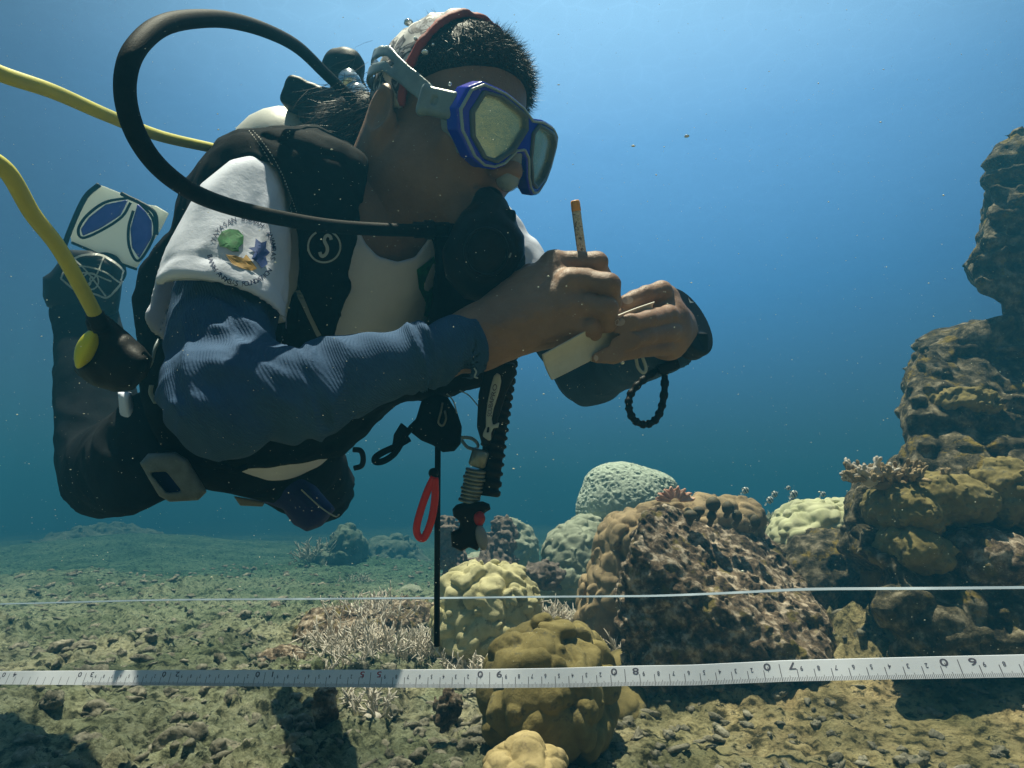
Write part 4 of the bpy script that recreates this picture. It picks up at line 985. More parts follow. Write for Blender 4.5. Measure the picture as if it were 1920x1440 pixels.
bpy.data.objects['boulder_coral']['label'] = 'rounded olive boulder coral crossed by the near white tape'
e = [E(985,1412,1.03,34,30,.03), E(950,1445,1.02,42,35,.04), E(1020,1440,1.03,32,32,.035), E(1044,1428,1.04,14,14,.015), E(985,1460,1.0,60,40,.05)]
reef('small_coral', 'small golden lobed coral at the bottom edge below the olive boulder', 'coral', lobed(e,.026,.008,.012,4), e, .0018, 'c_gold', 'corals on the reef')
def fine_brain(es):
    def fn(P):
        d = union(P, es, .06)+.015*vnoise(P/.18,3); w = P+.008*np.stack([vnoise(P/.02,1),vnoise(P/.02,2),vnoise(P/.02,3)],1)
        return d+.006*np.abs(vnoise(w/.0115,9))*2-.004
    return fn
e = [E(1170,954,3.0,92,84,.22), E(1226,914,3.0,44,30,.10), E(1150,900,3.0,50,26,.12)]
reef('brain_coral', 'large pale green finely grooved brain coral ball above the other corals', 'coral', fine_brain(e), e, .0050, 'c_pale', 'corals on the reef')
e = [E(1300,985,1.98,100,48,.12), E(1380,975,2.0,40,35,.09), E(1195,1025,1.95,70,62,.12), E(1160,1110,1.93,52,78,.12), E(1125,1150,1.92,34,65,.10), E(1230,1120,1.98,60,90,.12),E(1110,1185,1.9,18,26,.05)]
reef('lobed_coral', 'tan lobed coral colony wrapping behind the big angular rock', 'coral', lobed(e,.046,.024,.035,7,(1,1,1.25)), e, .0034, 'c_tan', 'corals on the reef')
e = [E(1075,1040,2.7,52,52,.15), E(1065,1090,2.65,52,45,.15), E(1100,1000,2.8,32,30,.1)]
reef('lobed_coral', 'grey green knobbly coral under the brain coral ball', 'coral', lobed(e,.042,.022,.04,8,fine=.003), e, .0055, 'c_grey', 'corals on the reef')
e = [E(1525,990,2.2,62,44,.16), E(1490,1020,2.15,36,42,.12), E(1570,980,2.25,40,36,.13)]
reef('lobed_coral', 'pale yellow green lobed coral between the finger coral and the reef wall', 'coral', lobed(e,.046,.024,.03,9), e, .0042, 'c_mint', 'corals on the reef')
e = [E(1540,1050,2.05,72,50,.16), E(1590,1080,2.0,60,60,.16), E(1510,1090,2.0,50,60,.15)]
reef('rock', 'shaded rock with pale top under the yellow green lobed coral', 'rock', lobed(e,.11,.03,.05,19,fine=.014), e, .005, 'wall', 'rocks')
e = [E(1680,1065,1.9,66,45,.12), E(1650,1085,1.88,36,42,.1), E(1720,1050,1.95,40,40,.1)]
reef('lobed_coral', 'olive lobed coral low at the foot of the reef wall', 'coral', lobed(e,.06,.026,.04,14,fine=.002), e, .004, 'c_olive', 'corals on the reef')
e = [E(1175,1275,1.6,48,50,.08), E(1150,1330,1.5,60,40,.08)]
reef('boulder_coral', 'small brown dome coral in the shade right of the olive boulder', 'coral', lobed(e,.05,.008,.04,15), e, .0034, 'c_olive', 'corals on the reef')
# the big angular rock
ROCK = [(1178,1290),(1176,1180),(1185,1090),(1200,1010),(1222,972),(1250,960),(1290,978),(1350,984),(1420,1008),(1460,1050),(1502,1105),(1535,1160),(1555,1215),(1525,1300),(1400,1340),(1240,1330)]
def rock_sd(P):
    L = W2L(P); q = L.copy()
    d = prism(L, ROCK, 1.48, 2.1, .05)
    d = smax(d, (P-wp(1238,985,1.76))@unit([.40,-.52,.76]), .03); d = smax(d, (P-wp(1300,1150,1.53))@unit([-.22,-.95,-.05]), .04)
    n = fbm(P/.13,5,31); f1,f2 = worley(P/.06+.3*n[:,None],33)
    g1,_ = worley(P/.022,39); return d-.026*n-.014*np.clip(1-f1*f1*1.5,-.3,1)-.005*np.clip(1-g1*g1*1.6,-.3,1)-.012*(1-2*np.abs(fbm(P/.035,4,36)))-.010*np.abs(vnoise(P@np.array([[.6,0,.8],[0,1,0],[-.8,0,.6]])/np.array([.12,.1,.02]),38))
v, f = biggest(*sdf_mesh(lambda P: rock_sd(P), (.20,1.30,-.10), (1.05,2.25,.55), .0034, 1.8)); tag(mk('rock', v, f, M['rock'], frame='W'), 'big angular purplish rock with a sloping sunlit top crossed by the far tape', 'rock', 'rocks')
# reef wall on the right
W1 = [(1838,600),(1824,560),(1812,505),(1838,470),(1846,400),(1846,330),(1872,270),(1925,232),(2200,190),(2200,640),(1900,620)]
W2 = [(1712,880),(1702,780),(1700,700),(1725,652),(1765,622),(1835,604),(1890,592),(2200,580),(2200,960),(1720,960)]
W3 = [(1592,985),(1590,945),(1612,905),(1660,892),(1720,858),(2200,820),(2200,1340),(1900,1300),(1700,1240),(1655,1150),(1650,1070),(1600,1040)]
def wall_sd(P):
    L = W2L(P); L = L+.02*np.stack([vnoise(P/.09,1),0*P[:,0],vnoise(P/.09,2)],1)
    a = prism(L, W1, 1.84, 2.25, .07); b = prism(L, W2, 1.50, 2.35, .08); c = prism(L, W3, 1.30, 2.5, .10)
    b = smax(b, (P-wp(1750,640,1.84))@unit([-.1,-.86,.50]), .04); c = smax(c, (P-wp(1700,880,1.62))@unit([-.1,-.80,.60]), .05); a = smax(a, (P-wp(1880,280,1.95))@unit([-.1,-.95,.30]), .04)
    nk = cap(P, wp(1905,640,1.98), wp(1900,560,1.98), .05,.06)
    d = smin(smin(smin(a, nk, .015), b, .015), c, .03)
    d = d+.022; n = fbm(P/.20,5,41); f1,f2 = worley(P/np.array([.085,.085,.06])+.4*n[:,None],43); g1,g2 = worley(P/.035,47)
    led = np.abs(vnoise(P/np.array([.35,.35,.055])+.5*n[:,None],48))
    d = d-.055*n-.034*np.clip(1-f1*f1*1.5,-.3,1)-.013*np.clip(1-g1*g1*1.6,-.3,1)+.036*led-.010*fbm(P/.025,3,49)
    return smax(d, -prism(L+.006*vnoise(P/.03,5)[:,None], [(1500,500),(1790,492),(1816,512),(1846,545),(1882,566),(1890,592),(1860,598),(1800,612),(1752,628),(1500,700)], .8, 2.6, .01), .012)
v, f = biggest(*sdf_mesh(wall_sd, (.70,1.15,-.10), (2.25,2.65,1.62), .0072, 2.2)); tag(mk('reef_wall', v, f, M['wall'], frame='W'), 'tall dark overhanging reef wall rising at the right edge', 'rock', 'rocks')
for px_,py_,d_,rx_,ry_,sc_,am_,mt_,lb_ in [(1760,935,1.56,70,40,.035,.014,'c_olive','olive lobed coral patch spread over the front of the reef wall'),
  (1690,960,1.55,44,44,.035,.012,'c_olive','olive coral patch hanging under the finger coral'),(1850,1050,1.50,80,50,.05,.014,'rock','whitish encrusted rock bulge low on the reef wall'),
  (1880,930,1.58,50,60,.04,.018,'c_olive','golden coral crust at the right picture edge'),(1790,760,1.66,46,18,.03,.012,'c_olive','tan coral shelf halfway up the reef wall'),(1700,1030,1.52,46,36,.045,.014,'c_olive','olive coral knuckle at the lowest left corner of the reef wall')]:
    d_ -= .14 if py_ > 900 else .03
    e = [E(px_,py_,d_+.10,rx_,ry_,.09), E(px_+rx_*.6,py_+ry_*.3,d_+.11,rx_*.6,ry_*.6,.08), E(px_-rx_*.5,py_-ry_*.2,d_+.12,rx_*.5,ry_*.6,.08)]
    reef('encrusting_coral' if mt_ != 'rock' else 'rock', lb_, 'coral' if mt_ != 'rock' else 'rock', lobed(e,sc_,am_,.04,int(px_),fine=.006), e, .0036, mt_, 'corals on the reef')
# finger coral on the ledge of the wall
def branchlets(n, base, spread, L, r, up=(0,0,1), seg=5, kn=0.0, seed=1, lean=.8, sub=2):
    R_ = np.random.default_rng(seed); m = MB(); up = np.array(up)
    for i in range(n):
        o = R_.normal(size=2)*.5; o = np.clip(o,-1,1); p = base+np.array([o[0]*spread[0], o[1]*spread[1], 0]); 
        d = unit(up+np.array([o[0]*lean, o[1]*lean, 0])+R_.normal(size=3)*.25)
        def grow(p, d, L_, r_, lv):
            pts = [p]; q = p; dd = d
            for s in range(4): dd = unit(dd+R_.normal(size=3)*.16+[0,0,.05]); q = q+dd*L_/4; pts.append(q)
            rs = [r_, r_*.93, r_*.85, r_*.72, r_*.30] if not kn else [r_, r_*1.02, r_*1.05, r_, r_*.5]
            m.add(*tube(pts, rs, seg))
            if lv < sub:
                for k in range(R_.integers(1,4)):
                    j = R_.integers(1,4); grow(pts[j], unit(dd*.6+R_.normal(size=3)*.6+[0,0,.25]), L_*R_.uniform(.45,.75), r_*.82, lv+1)
        grow(p, d, L*R_.uniform(.6,1.15), r*R_.uniform(.8,1.15), 0)
    m.add(*ell_mesh(base-[0,0,.010], (spread[0]*.42+r, spread[1]*.42+r, .010+r), None, 7))
    return m
m = branchlets(70, wp(1672,902,1.52), (.085,.05), .034, .0058, up=(-.2,-.2,.8), seed=3, kn=1, sub=2); tag(m.build('finger_coral', M['c_tan'], frame='W'), 'stubby finger coral jutting left from the ledge of the reef wall', 'coral', 'corals on the reef')
m = branchlets(22, wp(1630,892,1.52), (.03,.03), .036, .0062, up=(-.95,-.1,.30), seed=5, kn=1, sub=2); tag(m.build('finger_coral', M['stag'], frame='W'), 'pale tipped finger coral at the leftmost tip of the ledge', 'coral', 'corals on the reef')
m = branchlets(150, wp(1440,990,2.45), (.16,.12), .055, .0035, up=(0,-.15,.9), seed=6, sub=1, lean=1.0); tag(m.build('finger_coral', M['c_grey'], frame='W'), 'round spiky pale coral cushion beneath the small fish', 'coral', 'corals on the reef')
e = [E(1440,1010,2.5,52,34,.13)]
tag(reef('rock', 'dark rounded rock carrying the spiky coral cushion', 'rock', lobed(e,.08,.02,.04,22,fine=.01), e, .006, 'rock', 'rocks'))
# staghorn thickets
STG = [(650,1215,1.0,'in front of the left rubble mound',2.0),(700,1160,1.0,'on top of the rubble mound',2.2),(735,1225,1.1,'just left of the pointer stick',1.95),(790,1235,.8,'at the foot of the pointer stick',1.9),(640,1265,.9,'above the tape at the left end of the thicket',1.8),
       (960,1195,.9,'between the yellow dome and the olive boulder',1.85),(1020,1165,1.0,'above the olive boulder',2.05),(1070,1150,.9,'beside the shaded foot of the tan coral',2.1),(1155,1225,.7,'in the gap right of the olive boulder',1.75),(880,1215,.5,'under the yellow dome',1.8),(905,1245,.5,'left of the olive boulder top',1.65),(700,1305,.45,'just below the tape near its red figures',1.45)]
for i,(px,py,s,wh,d) in enumerate(STG):
    c = gpix(px, py) if py > 1150 else wp(px,py,d); c = wp(px,py,d); c[2] = min(c[2], gz(c[0],c[1])+.03)-.01
    m = branchlets(int(46*s*s+10), c, (.100*s,.085*s), .080*s**.5, .0033, seed=20+i, lean=1.1, sub=2)
    tag(m.build('staghorn_coral', M['stag'], frame='W'), 'thin whitish staghorn coral '+wh, 'coral', 'staghorn corals')
# rubble mound, bushy columns
e = [E(690,1185,2.25,110,42,.22), E(600,1195,2.2,34,42,.1), E(760,1160,2.35,60,30,.15)]
reef('rubble_mound', 'low brown rubble mound left of the pointer stick', 'mound', lobed(e,.06,.018,.05,25,fine=.016), e, .006, 'rock', 'rocks')
e = [E(943,1000,2.75,17,26,.05), E(935,1035,2.7,22,34,.07), E(925,1070,2.65,40,26,.1), E(840,1010,2.7,12,34,.04), E(850,1050,2.7,18,26,.06)]
def bushy(es, s):
    return lambda P: union(P, es, .03)-.022*np.abs(vnoise(P/.022,s))-.02*fbm(P/.03,3,s+1)-domes(P,.035,.012,s)
reef('bushy_coral', 'dark brown leafy coral column behind the yellow dome', 'coral', bushy(e,5), e, .0045, 'brown', 'corals on the reef')
e = [E(1015,1080,2.4,30,14,.06), E(1030,1075,2.4,14,14,.05)]
reef('bushy_coral', 'small dark leafy coral right of the yellow dome', 'coral', bushy(e,15), e, .0045, 'brown', 'corals on the reef')
far = [('lobed_coral','hazy knobbly coral head right of the leafy column',[E(975,1035,3.6,30,48,.15), E(945,1050,3.6,20,40,.12), E(960,990,3.6,14,16,.07),E(900,1070,3.5,38,28,.15)],.06,.025,'c_grey'),
 ('lobed_coral','knobbly yellowish coral stack in the hazy middle distance',[E(648,1035,5.0,30,30,.2),E(622,1060,5.0,30,28,.2),E(655,1010,5.0,20,18,.12),E(640,1085,4.9,36,26,.2),E(590,1088,5.0,30,18,.2)],.11,.05,'c_grey'),
 ('rock','hazy rounded mound behind the yellowish coral stack',[E(735,1040,6.5,40,26,.3),E(720,1060,6.4,52,28,.3),E(790,1080,6.2,30,18,.3)],.16,.08,'c_grey'),
 ('rock','low hazy coral boulder left of the pointer stick',[E(770,1115,3.6,20,16,.08)],.05,.015,'c_grey'),
 ('rock','small hazy round coral under the yellowish stack, left of the pair',[E(590,1102,4.4,20,16,.1)],.08,.02,'c_grey'),
 ('rock','small hazy round coral under the yellowish stack, right of the pair',[E(628,1105,4.3,18,15,.1)],.08,.02,'c_grey'),
 ('rock','broad far mound in the haze below the diver knee',[E(200,1050,8.0,85,50,.9),E(160,1075,7.9,90,40,.8),E(290,1075,7.5,60,34,.6)],.3,.14,'c_grey'),
 ('rock','far low coral patch in the haze beneath the hip buckle',[E(345,1060,7.2,50,26,.5),E(380,1080,7.0,40,20,.4)],.25,.1,'c_grey'),
 ('rock','faint far mound under the diver waist',[E(500,1050,9.0,60,22,.6)],.3,.12,'c_grey'),
 ('rock','flat dark ledge rock near the left edge, upper of two',[E(155,1092,4.6,42,14,.15),E(185,1085,4.6,20,12,.12)],.10,.03,'c_grey'),
 ('rock','flat pale ledge rock near the left edge, lower of two',[E(120,1115,4.2,38,14,.15),E(185,1110,4.2,28,14,.12)],.10,.03,'c_grey'),
 ('rock','dark lumpy rock in the middle left seabed',[E(590,1175,2.4,22,22,.06)],.04,.02,'rock'),
 ('rock','small upright dead coral stub on the pale seabed',[E(515,1150,2.9,9,18,.03)],.03,.012,'rock'),
 ('rock','dark algae covered rock above the tape left of the staghorn thicket',[E(530,1238,1.9,36,18,.06)],.05,.016,'rock'),
 ('rock','upright grey stub standing below the near tape',[E(612,1335,1.35,12,30,.02),E(606,1318,1.35,8,14,.012)],.022,.016,'rock'),
 ('rock','leaning grey stub left of the olive boulder',[E(835,1335,1.32,14,22,.02),E(846,1318,1.32,8,12,.012)],.022,.016,'rock')]
for i,(nm,lb,e,sc_,am,mt) in enumerate(far):
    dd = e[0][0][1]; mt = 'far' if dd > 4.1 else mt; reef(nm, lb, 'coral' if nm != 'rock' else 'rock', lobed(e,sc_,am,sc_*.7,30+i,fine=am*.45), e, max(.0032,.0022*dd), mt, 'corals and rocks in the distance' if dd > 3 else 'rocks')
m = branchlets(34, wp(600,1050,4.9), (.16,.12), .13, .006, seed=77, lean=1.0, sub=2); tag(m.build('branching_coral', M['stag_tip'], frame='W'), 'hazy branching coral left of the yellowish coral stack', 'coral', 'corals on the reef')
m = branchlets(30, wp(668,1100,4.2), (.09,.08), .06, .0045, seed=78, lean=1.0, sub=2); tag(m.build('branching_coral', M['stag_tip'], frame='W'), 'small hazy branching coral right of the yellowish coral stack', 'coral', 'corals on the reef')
# dark knobs and pink fan on the colony
KN = [(1337,945,13,14,'topmost, highest above the rock apex'),(1365,952,11,12,'second from the top, right of the highest knob'),(1382,968,9,12,'pale rimmed knob right of the middle'),(1416,978,9,13,'rightmost of the row'),(1296,966,14,10,'leftmost, lying against the tan coral'),(1334,968,9,9,'small one below the highest knob'),(1310,958,11,9,'second from the left')]
for px,py,rx,ry,wh in KN:
    d = 1.74; c = wp(px,py,d); V, F = ell_mesh(c, (rx*d/FPX*1.05, rx*d/FPX, ry*d/FPX), None, 12); V = V+.0012*vnoise(V/.008,3)[:,None]
    m = MB().add(V,F); m.add(*tube([c-[0,0,ry*d/FPX*.6], c+[0,.02,-.022]], .008, 8)); tag(m.build('sea_squirt', M['knob'], frame='W'), 'dark round sea squirt knob, '+wh, 'sea squirt', 'dark knobs on top of the angular rock')
c = wp(1266,928,1.88); V = []; F = []; n1, n2 = 26, 12
for i in range(n1):
    for j in range(n2): a = math.pi*(.05+.9*i/(n1-1)); r = .012+.034*j/(n2-1)*(1+.18*math.sin(i*1.9)); V.append(c+[-r*math.cos(a)*1.15, .010*math.sin(i*1.7)*j/n2, r*math.sin(a)*.9-.02])
for i in range(n1-1):
    for j in range(n2-1): k = i*n2+j; F.append((k,k+n2,k+n2+1,k+1))
o = mk('soft_coral', V, F, M['pink'], frame='W'); s = o.modifiers.new('s','SOLIDIFY'); s.thickness = .005; tag(o, 'ruffled orange pink soft coral between brain coral and tan colony', 'coral', 'corals on the reef')

# ------------------------------------------------------------------ measuring tapes
tape = thing('measuring_tape', 'near white measuring tape with printed centimetre figures stretched across the foreground', 'measuring tape', (0,.5,.15))
kT = .2034
YC = [(-60,1270),(0,1271),(320,1271),(690,1272.5),(918,1272.5),(1050,1271),(1177,1267.5),(1300,1266),(1479,1258),(1700,1253),(1900,1249),(2195,1243),(2662,1236)]
def tpos(t, v=0.0):                           # t in cm along the tape, v in metres across it
    k = 1+.0148525*t; d = kT*k; x = (5923.2-41.978*t)/k; y = np.interp(x, [a for a,b in YC], [b for a,b in YC])
    tl = .80+.08*math.sin(t*.05); p = pp(x, y, d); return p+np.array([0, math.sin(tl)*.7, math.cos(tl)*.98])*v
hw = .0073; ts = np.linspace(8, 260, 340); V = []; F = []
for t_ in ts:
    for v_, o_ in ((hw,0),(-hw,0),(-hw,.0006),(hw,.0006)): V.append(tpos(t_,v_)+[0,o_,0])
for i in range(len(ts)-1):
    for k in range(4): F.append((i*4+k,(i+1)*4+k,(i+1)*4+(k+1)%4,i*4+(k+1)%4))
F += [(0,1,2,3),((len(ts)-1)*4+3,(len(ts)-1)*4+2,(len(ts)-1)*4+1,(len(ts)-1)*4)]
mk('ribbon', V, F, M['tape'], tape, smooth=False)
def tq(t0, t1, v0, v1, sl=0): off = np.array([0,-.00012,.00005]); return [tpos(t0,v0)+off, tpos(t1,v0)+off, tpos(t1+sl,v1)+off, tpos(t0+sl,v1)+off]
mi_ = MB(); fi = MB(); rd = MB()
for mm in range(120, 2000):
    t_ = mm/10; big = mm % 100 == 0; cm = mm % 10 == 0; half = mm % 5 == 0
    wd = .014 if not cm else .022
    hgt = .0125 if big else (.0085 if cm else (.0042 if half else .0030))
    if t_ > 130 and not cm: continue
    mi_.add(tq(t_-wd, t_+wd, -hw+.0002, -hw+hgt, .0), [(0,1,2,3)])
def glyph(s, t_, v0, size, wide, m):          # printed upside down as seen from here
    V2, F2 = text2d(s, .012); cx = (V2[:,0].min()+V2[:,0].max())/2
    m.add([tpos(t_+(x-cx)*size*100*wide, v0-y*size)+[0,-.00012,.00005] for x,y in V2], F2)
for t_ in range(12, 200):
    if t_ % 10 == 0:
        s = f'{t_ if t_ < 100 else (t_-100)}'; m = fi
        if t_ == 100: s, m = '55', rd
        if len(s) == 2: glyph(s[0], t_-.75, .0059, .0070, 1.35, m); glyph(s[1], t_+.75, .0059, .0070, 1.35, m)
    elif t_ < 130: glyph(str(t_ % 10), t_-.28, .0032, .0046, .75, fi)
mi_.build('graduation_marks', M['ink'], tape, smooth=False); fi.build('figures', M['ink'], tape, smooth=False); rd.build('red_figures', M['redink'], tape, smooth=False)
Y2 = [(-80,1134,2.6),(60,1131,2.4),(300,1125,2.1),(560,1123,1.85),(830,1121,1.62),(1000,1119,1.5),(1140,1118,1.42),(1230,1117,1.36),(1360,1112,1.30),(1480,1106,1.24),(1560,1104,1.2),(1750,1103,1.12),(1960,1101,1.05),(2200,1099,.98)]
V = []; F = []; P_ = catmull([pp(*p) for p in Y2], 10)
for i, p in enumerate(P_):
    tw = 1.28-.08*math.sin(i*.08); dv = np.array([0, math.sin(tw), math.cos(tw)])*.0038
    V += [p+dv, p-dv, p-dv+[0,.0002,-.0006], p+dv+[0,.0002,-.0006]]
for i in range(len(P_)-1):
    for k in range(4): F.append((i*4+k,(i+1)*4+k,(i+1)*4+(k+1)%4,i*4+(k+1)%4))
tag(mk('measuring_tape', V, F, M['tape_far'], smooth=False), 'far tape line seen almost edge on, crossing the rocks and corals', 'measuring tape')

# ------------------------------------------------------------------ fish, bubbles, drifting specks
FI = [(1397,920,2.9,9,80,''),(1452,927,3.0,8,70,''),(1443,938,2.9,9,95,''),(1488,927,2.8,10,80,''),(1485,936,3.0,7,60,''),(1543,927,3.2,7,85,''),(1478,915,2.9,6,20,''),(1415,945,2.6,6,10,'')]
FW = ['leftmost, apart from the rest','small, high in the middle pair','hanging just above the spiky coral cushion','largest, right of the middle','half hidden behind the largest one','rightmost, faint and apart','tiny pale one at the top of the group','small, lowest, near the top of the coral cushion']
def fish_mesh(c, L, tilt):
    V = []; F = []; n, s = 11, 12; a = math.radians(tilt); ax = np.array([math.cos(a),.15,math.sin(a)]); ax = unit(ax); sd = unit(np.cross(ax,[0,0.2,1] if abs(ax[2])<.9 else [0,1,0])); sd = np.array([0,1,0])-ax*ax[1]; sd = unit(sd); up = np.cross(ax, sd)
    for i in range(n):
        t_ = i/(n-1); h_ = L*.34*math.sin(math.pi*min(t_*1.05,1)**.8)*(1-.25*t_)+L*.02; w_ = h_*.38
        for k in range(s): q = 2*math.pi*k/s; V.append(c+ax*L*(.45-.9*t_)+up*h_*math.cos(q)+sd*w_*math.sin(q))
    for i in range(n-1):
        for k in range(s): F.append((i*s+k,i*s+(k+1)%s,(i+1)*s+(k+1)%s,(i+1)*s+k))
    F.append(tuple(range(s))[::-1]); F.append(tuple((n-1)*s+k for k in range(s)))
    fins = MB()
    def fan(p0, pts):
        Q_ = [c+ax*L*x+up*L*y for x,y in [p0]+pts]; Q2 = [q+sd*.0006 for q in Q_]; k = len(Q_)
        fins.add(Q_+Q2, [tuple(range(k)), tuple(range(k,2*k))[::-1]]+[(i,(i+1)%k,k+(i+1)%k,k+i) for i in range(k)])
    fan((-.42,0), [(-.62,.17),(-.55,0),(-.62,-.17)]); fan((.12,.2), [(.0,.36),(-.22,.34),(-.30,.12)]); fan((.02,-.2), [(-.08,-.36),(-.24,-.32),(-.30,-.1)])
    return V, F, fins
for (px,py,d,s,tl,_),wh in zip(FI, FW):
    c = wp(px,py,d); L = 2.1*s*d/FPX; V, F, fins = fish_mesh(c, L, tl*.35); n12 = 12
    mi = [1 if (i//12) in (2,5) else 0 for i in range(len(F))]
    r = thing('reef_fish', 'small pale barred reef fish, '+wh, 'fish', tuple(c), 'small fish hovering above the corals')
    mk('fish_body', V, F, None, r, frame='W', mats=[M['fish'], M['fish_dark']], mi=mi); fins.build('fins', M['fish'], r, frame='W')
M['bubble'] = mat('air_bubble', (.85,.9,.92), .08, metal=.7)
for (px,py,d,rx,ry,lb) in [(766,42,.85,9,6,'silvery air bubble rising above the headscarf'),(797,98,.70,6.5,4.5,'bright air bubble sitting on the red scarf edge'),(779,73,.72,4,3.5,'tiny air bubble on the pale part of the headscarf'),(812,84,.72,3.4,3,'tiny air bubble on the hair above the scarf edge'),(843,158,.68,3.5,3.5,'tiny air bubble on the mask strap'),(1167,680,.74,4,4,'small air bubble under the little finger of the left hand'),(1288,255,.9,5,2.5,'lone pale fleck floating in open water right of the mask')]:
    V, F = ell_mesh(pp(px,py,d), (rx*d/FPX, rx*d/FPX, ry*d/FPX)); V = V+.0006*vnoise(V/.004,4)[:,None]; tag(mk('air_bubble', V, F, M['bubble']), lb, 'bubble', 'air bubbles')
rng = np.random.default_rng(4); n = 9000; d = rng.uniform(.30**.5, 1.6**.5, n)**2; px = rng.uniform(-100,2020,n); py = rng.uniform(-60,1250,n)
P_ = np.stack([(px-CX)/FPX*d, d, (CY-py)/FPX*d],1); sz = rng.lognormal(0,.5,n)*.00012
O = np.array([[1,0,0],[-1,0,0],[0,1,0],[0,-1,0],[0,0,1],[0,0,-1]],float); OF = np.array([[0,2,4],[2,1,4],[1,3,4],[3,0,4],[2,0,5],[1,2,5],[3,1,5],[0,3,5]])
st_ = np.stack([1+rng.uniform(0,1.5,n), np.ones(n), np.ones(n)],1)
V = (P_[:,None,:]+O[None]*sz[:,None,None]*st_[:,None,:]).reshape(-1,3); F = (OF[None]+np.arange(n)[:,None,None]*6).reshape(-1,3)
M['speck'] = mat('speck', (.75,.75,.62), .9)
tag(mk('drifting_specks', V, F, M['speck']), 'fine pale particles drifting through the water', 'particles', kind='stuff')

# ------------------------------------------------------------------ water surface (flat sheet, caustic pattern added to dapple the sun) and the water itself
wm = bpy.data.materials.new('caustic_pattern'); wm.use_nodes = True; t = wm.node_tree; t.nodes.clear()
co = N(t,'ShaderNodeTexCoord').outputs['Object']
ns_ = N(t,'ShaderNodeTexNoise', i_Scale=2.2, i_Detail=2); t.links.new(co, ns_.inputs[0])
mx = N(t,'ShaderNodeMix', data_type='RGBA', i_0=.18); t.links.new(co, mx.inputs[6]); t.links.new(ns_.outputs['Color'], mx.inputs[7])
vo = N(t,'ShaderNodeTexVoronoi', feature='DISTANCE_TO_EDGE', i_Scale=6.5); t.links.new(mx.outputs[2], vo.inputs[0])
vo2 = N(t,'ShaderNodeTexNoise', i_Scale=2.6, i_Detail=3); t.links.new(co, vo2.inputs[0])
r1 = ramp(t, [(0,(1,1,1)),(.05,(.70,.70,.70)),(.16,(.62,.62,.62)),(.5,(.52,.52,.52))], 'LINEAR'); t.links.new(vo.outputs[0], r1.inputs[0])
r2 = ramp(t, [(.35,(.62,.62,.62)),(.62,(1,1,1))], 'LINEAR'); t.links.new(vo2.outputs[0], r2.inputs[0])
mu = N(t,'ShaderNodeMix', data_type='RGBA', blend_type='MULTIPLY', i_0=1.0); t.links.new(r1.outputs[0], mu.inputs[6]); t.links.new(r2.outputs[0], mu.inputs[7])
ti = N(t,'ShaderNodeMix', data_type='RGBA', blend_type='MULTIPLY', i_0=1.0); t.links.new(mu.outputs[2], ti.inputs[6]); ti.inputs[7].default_value = (1,1,.95,1)
sy = N(t,'ShaderNodeSeparateXYZ'); t.links.new(co, sy.inputs[0])
fm = N(t,'ShaderNodeMapRange', i_1=2.3, i_2=3.4, i_3=0.0, i_4=.93, interpolation_type='SMOOTHSTEP'); t.links.new(sy.outputs['Y'], fm.inputs[0])  # added pattern fades out forward, where the sheet comes into view
fx = N(t,'ShaderNodeMix', data_type='RGBA'); t.links.new(fm.outputs[0], fx.inputs[0]); t.links.new(ti.outputs[2], fx.inputs[6]); fx.inputs[7].default_value = (.86,.88,.84,1)
tb = N(t,'ShaderNodeBsdfTransparent'); t.links.new(fx.outputs[2], tb.inputs[0]); ou = N(t,'ShaderNodeOutputMaterial'); t.links.new(tb.outputs[0], ou.inputs[0])
S_ = 30; ZS = 3.4
o = mk('caustic_surface', [(-S_,-S_,ZS),(S_,-S_,ZS),(S_,S_,ZS),(-S_,S_,ZS)], [(0,1,2,3)], wm, frame='W', smooth=False); tag(o, 'rippled underside of the sea surface high above', 'water', kind='structure')
hz = bpy.data.materials.new('haze'); hz.use_nodes = True; t = hz.node_tree; t.nodes.clear()
pv = N(t,'ShaderNodeVolumePrincipled', i_Density=HAZE_D, i_Anisotropy=.35); pv.inputs['Color'].default_value = (.024,.138,.225,1)
ou = N(t,'ShaderNodeOutputMaterial'); t.links.new(pv.outputs[0], ou.inputs['Volume'])
X, Y0, Y1, Z0, Z1 = 26, -6, 50, -1.6, 1.75
V = [(x,y,z) for z in (Z0,Z1) for x,y in ((-X,Y0),(X,Y0),(X,Y1),(-X,Y1))]
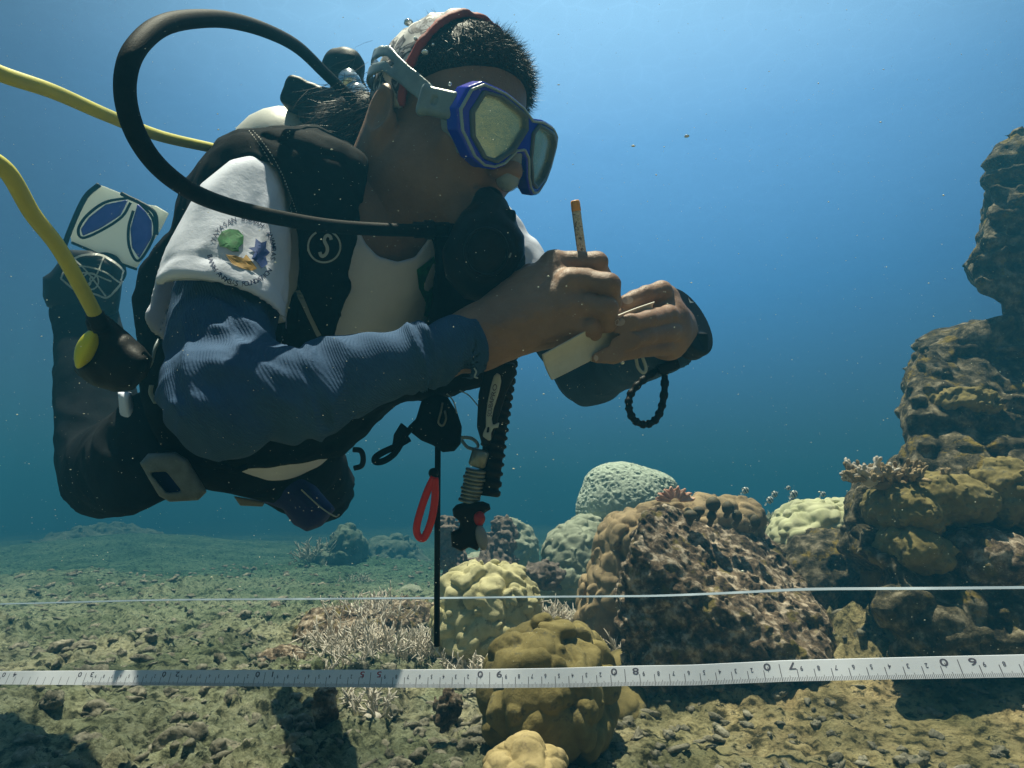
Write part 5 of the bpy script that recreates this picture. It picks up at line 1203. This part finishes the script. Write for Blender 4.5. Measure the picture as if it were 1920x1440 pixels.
o = mk('haze', V, [(3,2,1,0),(4,5,6,7),(0,1,5,4),(1,2,6,5),(2,3,7,6),(3,0,4,7)], hz, frame='W', smooth=False); tag(o, 'blue green water haze that fades far things', 'haze', kind='stuff')

# wide drifts of algae and pale silt, plus distance haze painted into seabed colour
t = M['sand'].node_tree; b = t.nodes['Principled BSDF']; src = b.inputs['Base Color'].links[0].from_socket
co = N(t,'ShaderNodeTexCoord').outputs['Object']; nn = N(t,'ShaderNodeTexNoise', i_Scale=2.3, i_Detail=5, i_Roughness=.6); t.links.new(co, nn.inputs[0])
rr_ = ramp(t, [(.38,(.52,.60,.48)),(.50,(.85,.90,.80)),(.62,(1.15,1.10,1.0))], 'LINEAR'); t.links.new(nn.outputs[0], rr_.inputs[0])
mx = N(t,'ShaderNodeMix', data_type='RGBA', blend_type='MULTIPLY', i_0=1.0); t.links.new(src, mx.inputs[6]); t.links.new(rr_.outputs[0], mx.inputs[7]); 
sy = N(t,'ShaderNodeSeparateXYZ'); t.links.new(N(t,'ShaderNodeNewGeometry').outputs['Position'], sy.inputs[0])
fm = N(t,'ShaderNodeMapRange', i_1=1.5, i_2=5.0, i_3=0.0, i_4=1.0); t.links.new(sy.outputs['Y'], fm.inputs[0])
m2 = N(t,'ShaderNodeMix', data_type='RGBA', blend_type='MULTIPLY'); t.links.new(fm.outputs[0], m2.inputs[0]); t.links.new(mx.outputs[2], m2.inputs[6]); m2.inputs[7].default_value = (.27,.48,.46,1)  # darker teal with distance stands in for the haze fade
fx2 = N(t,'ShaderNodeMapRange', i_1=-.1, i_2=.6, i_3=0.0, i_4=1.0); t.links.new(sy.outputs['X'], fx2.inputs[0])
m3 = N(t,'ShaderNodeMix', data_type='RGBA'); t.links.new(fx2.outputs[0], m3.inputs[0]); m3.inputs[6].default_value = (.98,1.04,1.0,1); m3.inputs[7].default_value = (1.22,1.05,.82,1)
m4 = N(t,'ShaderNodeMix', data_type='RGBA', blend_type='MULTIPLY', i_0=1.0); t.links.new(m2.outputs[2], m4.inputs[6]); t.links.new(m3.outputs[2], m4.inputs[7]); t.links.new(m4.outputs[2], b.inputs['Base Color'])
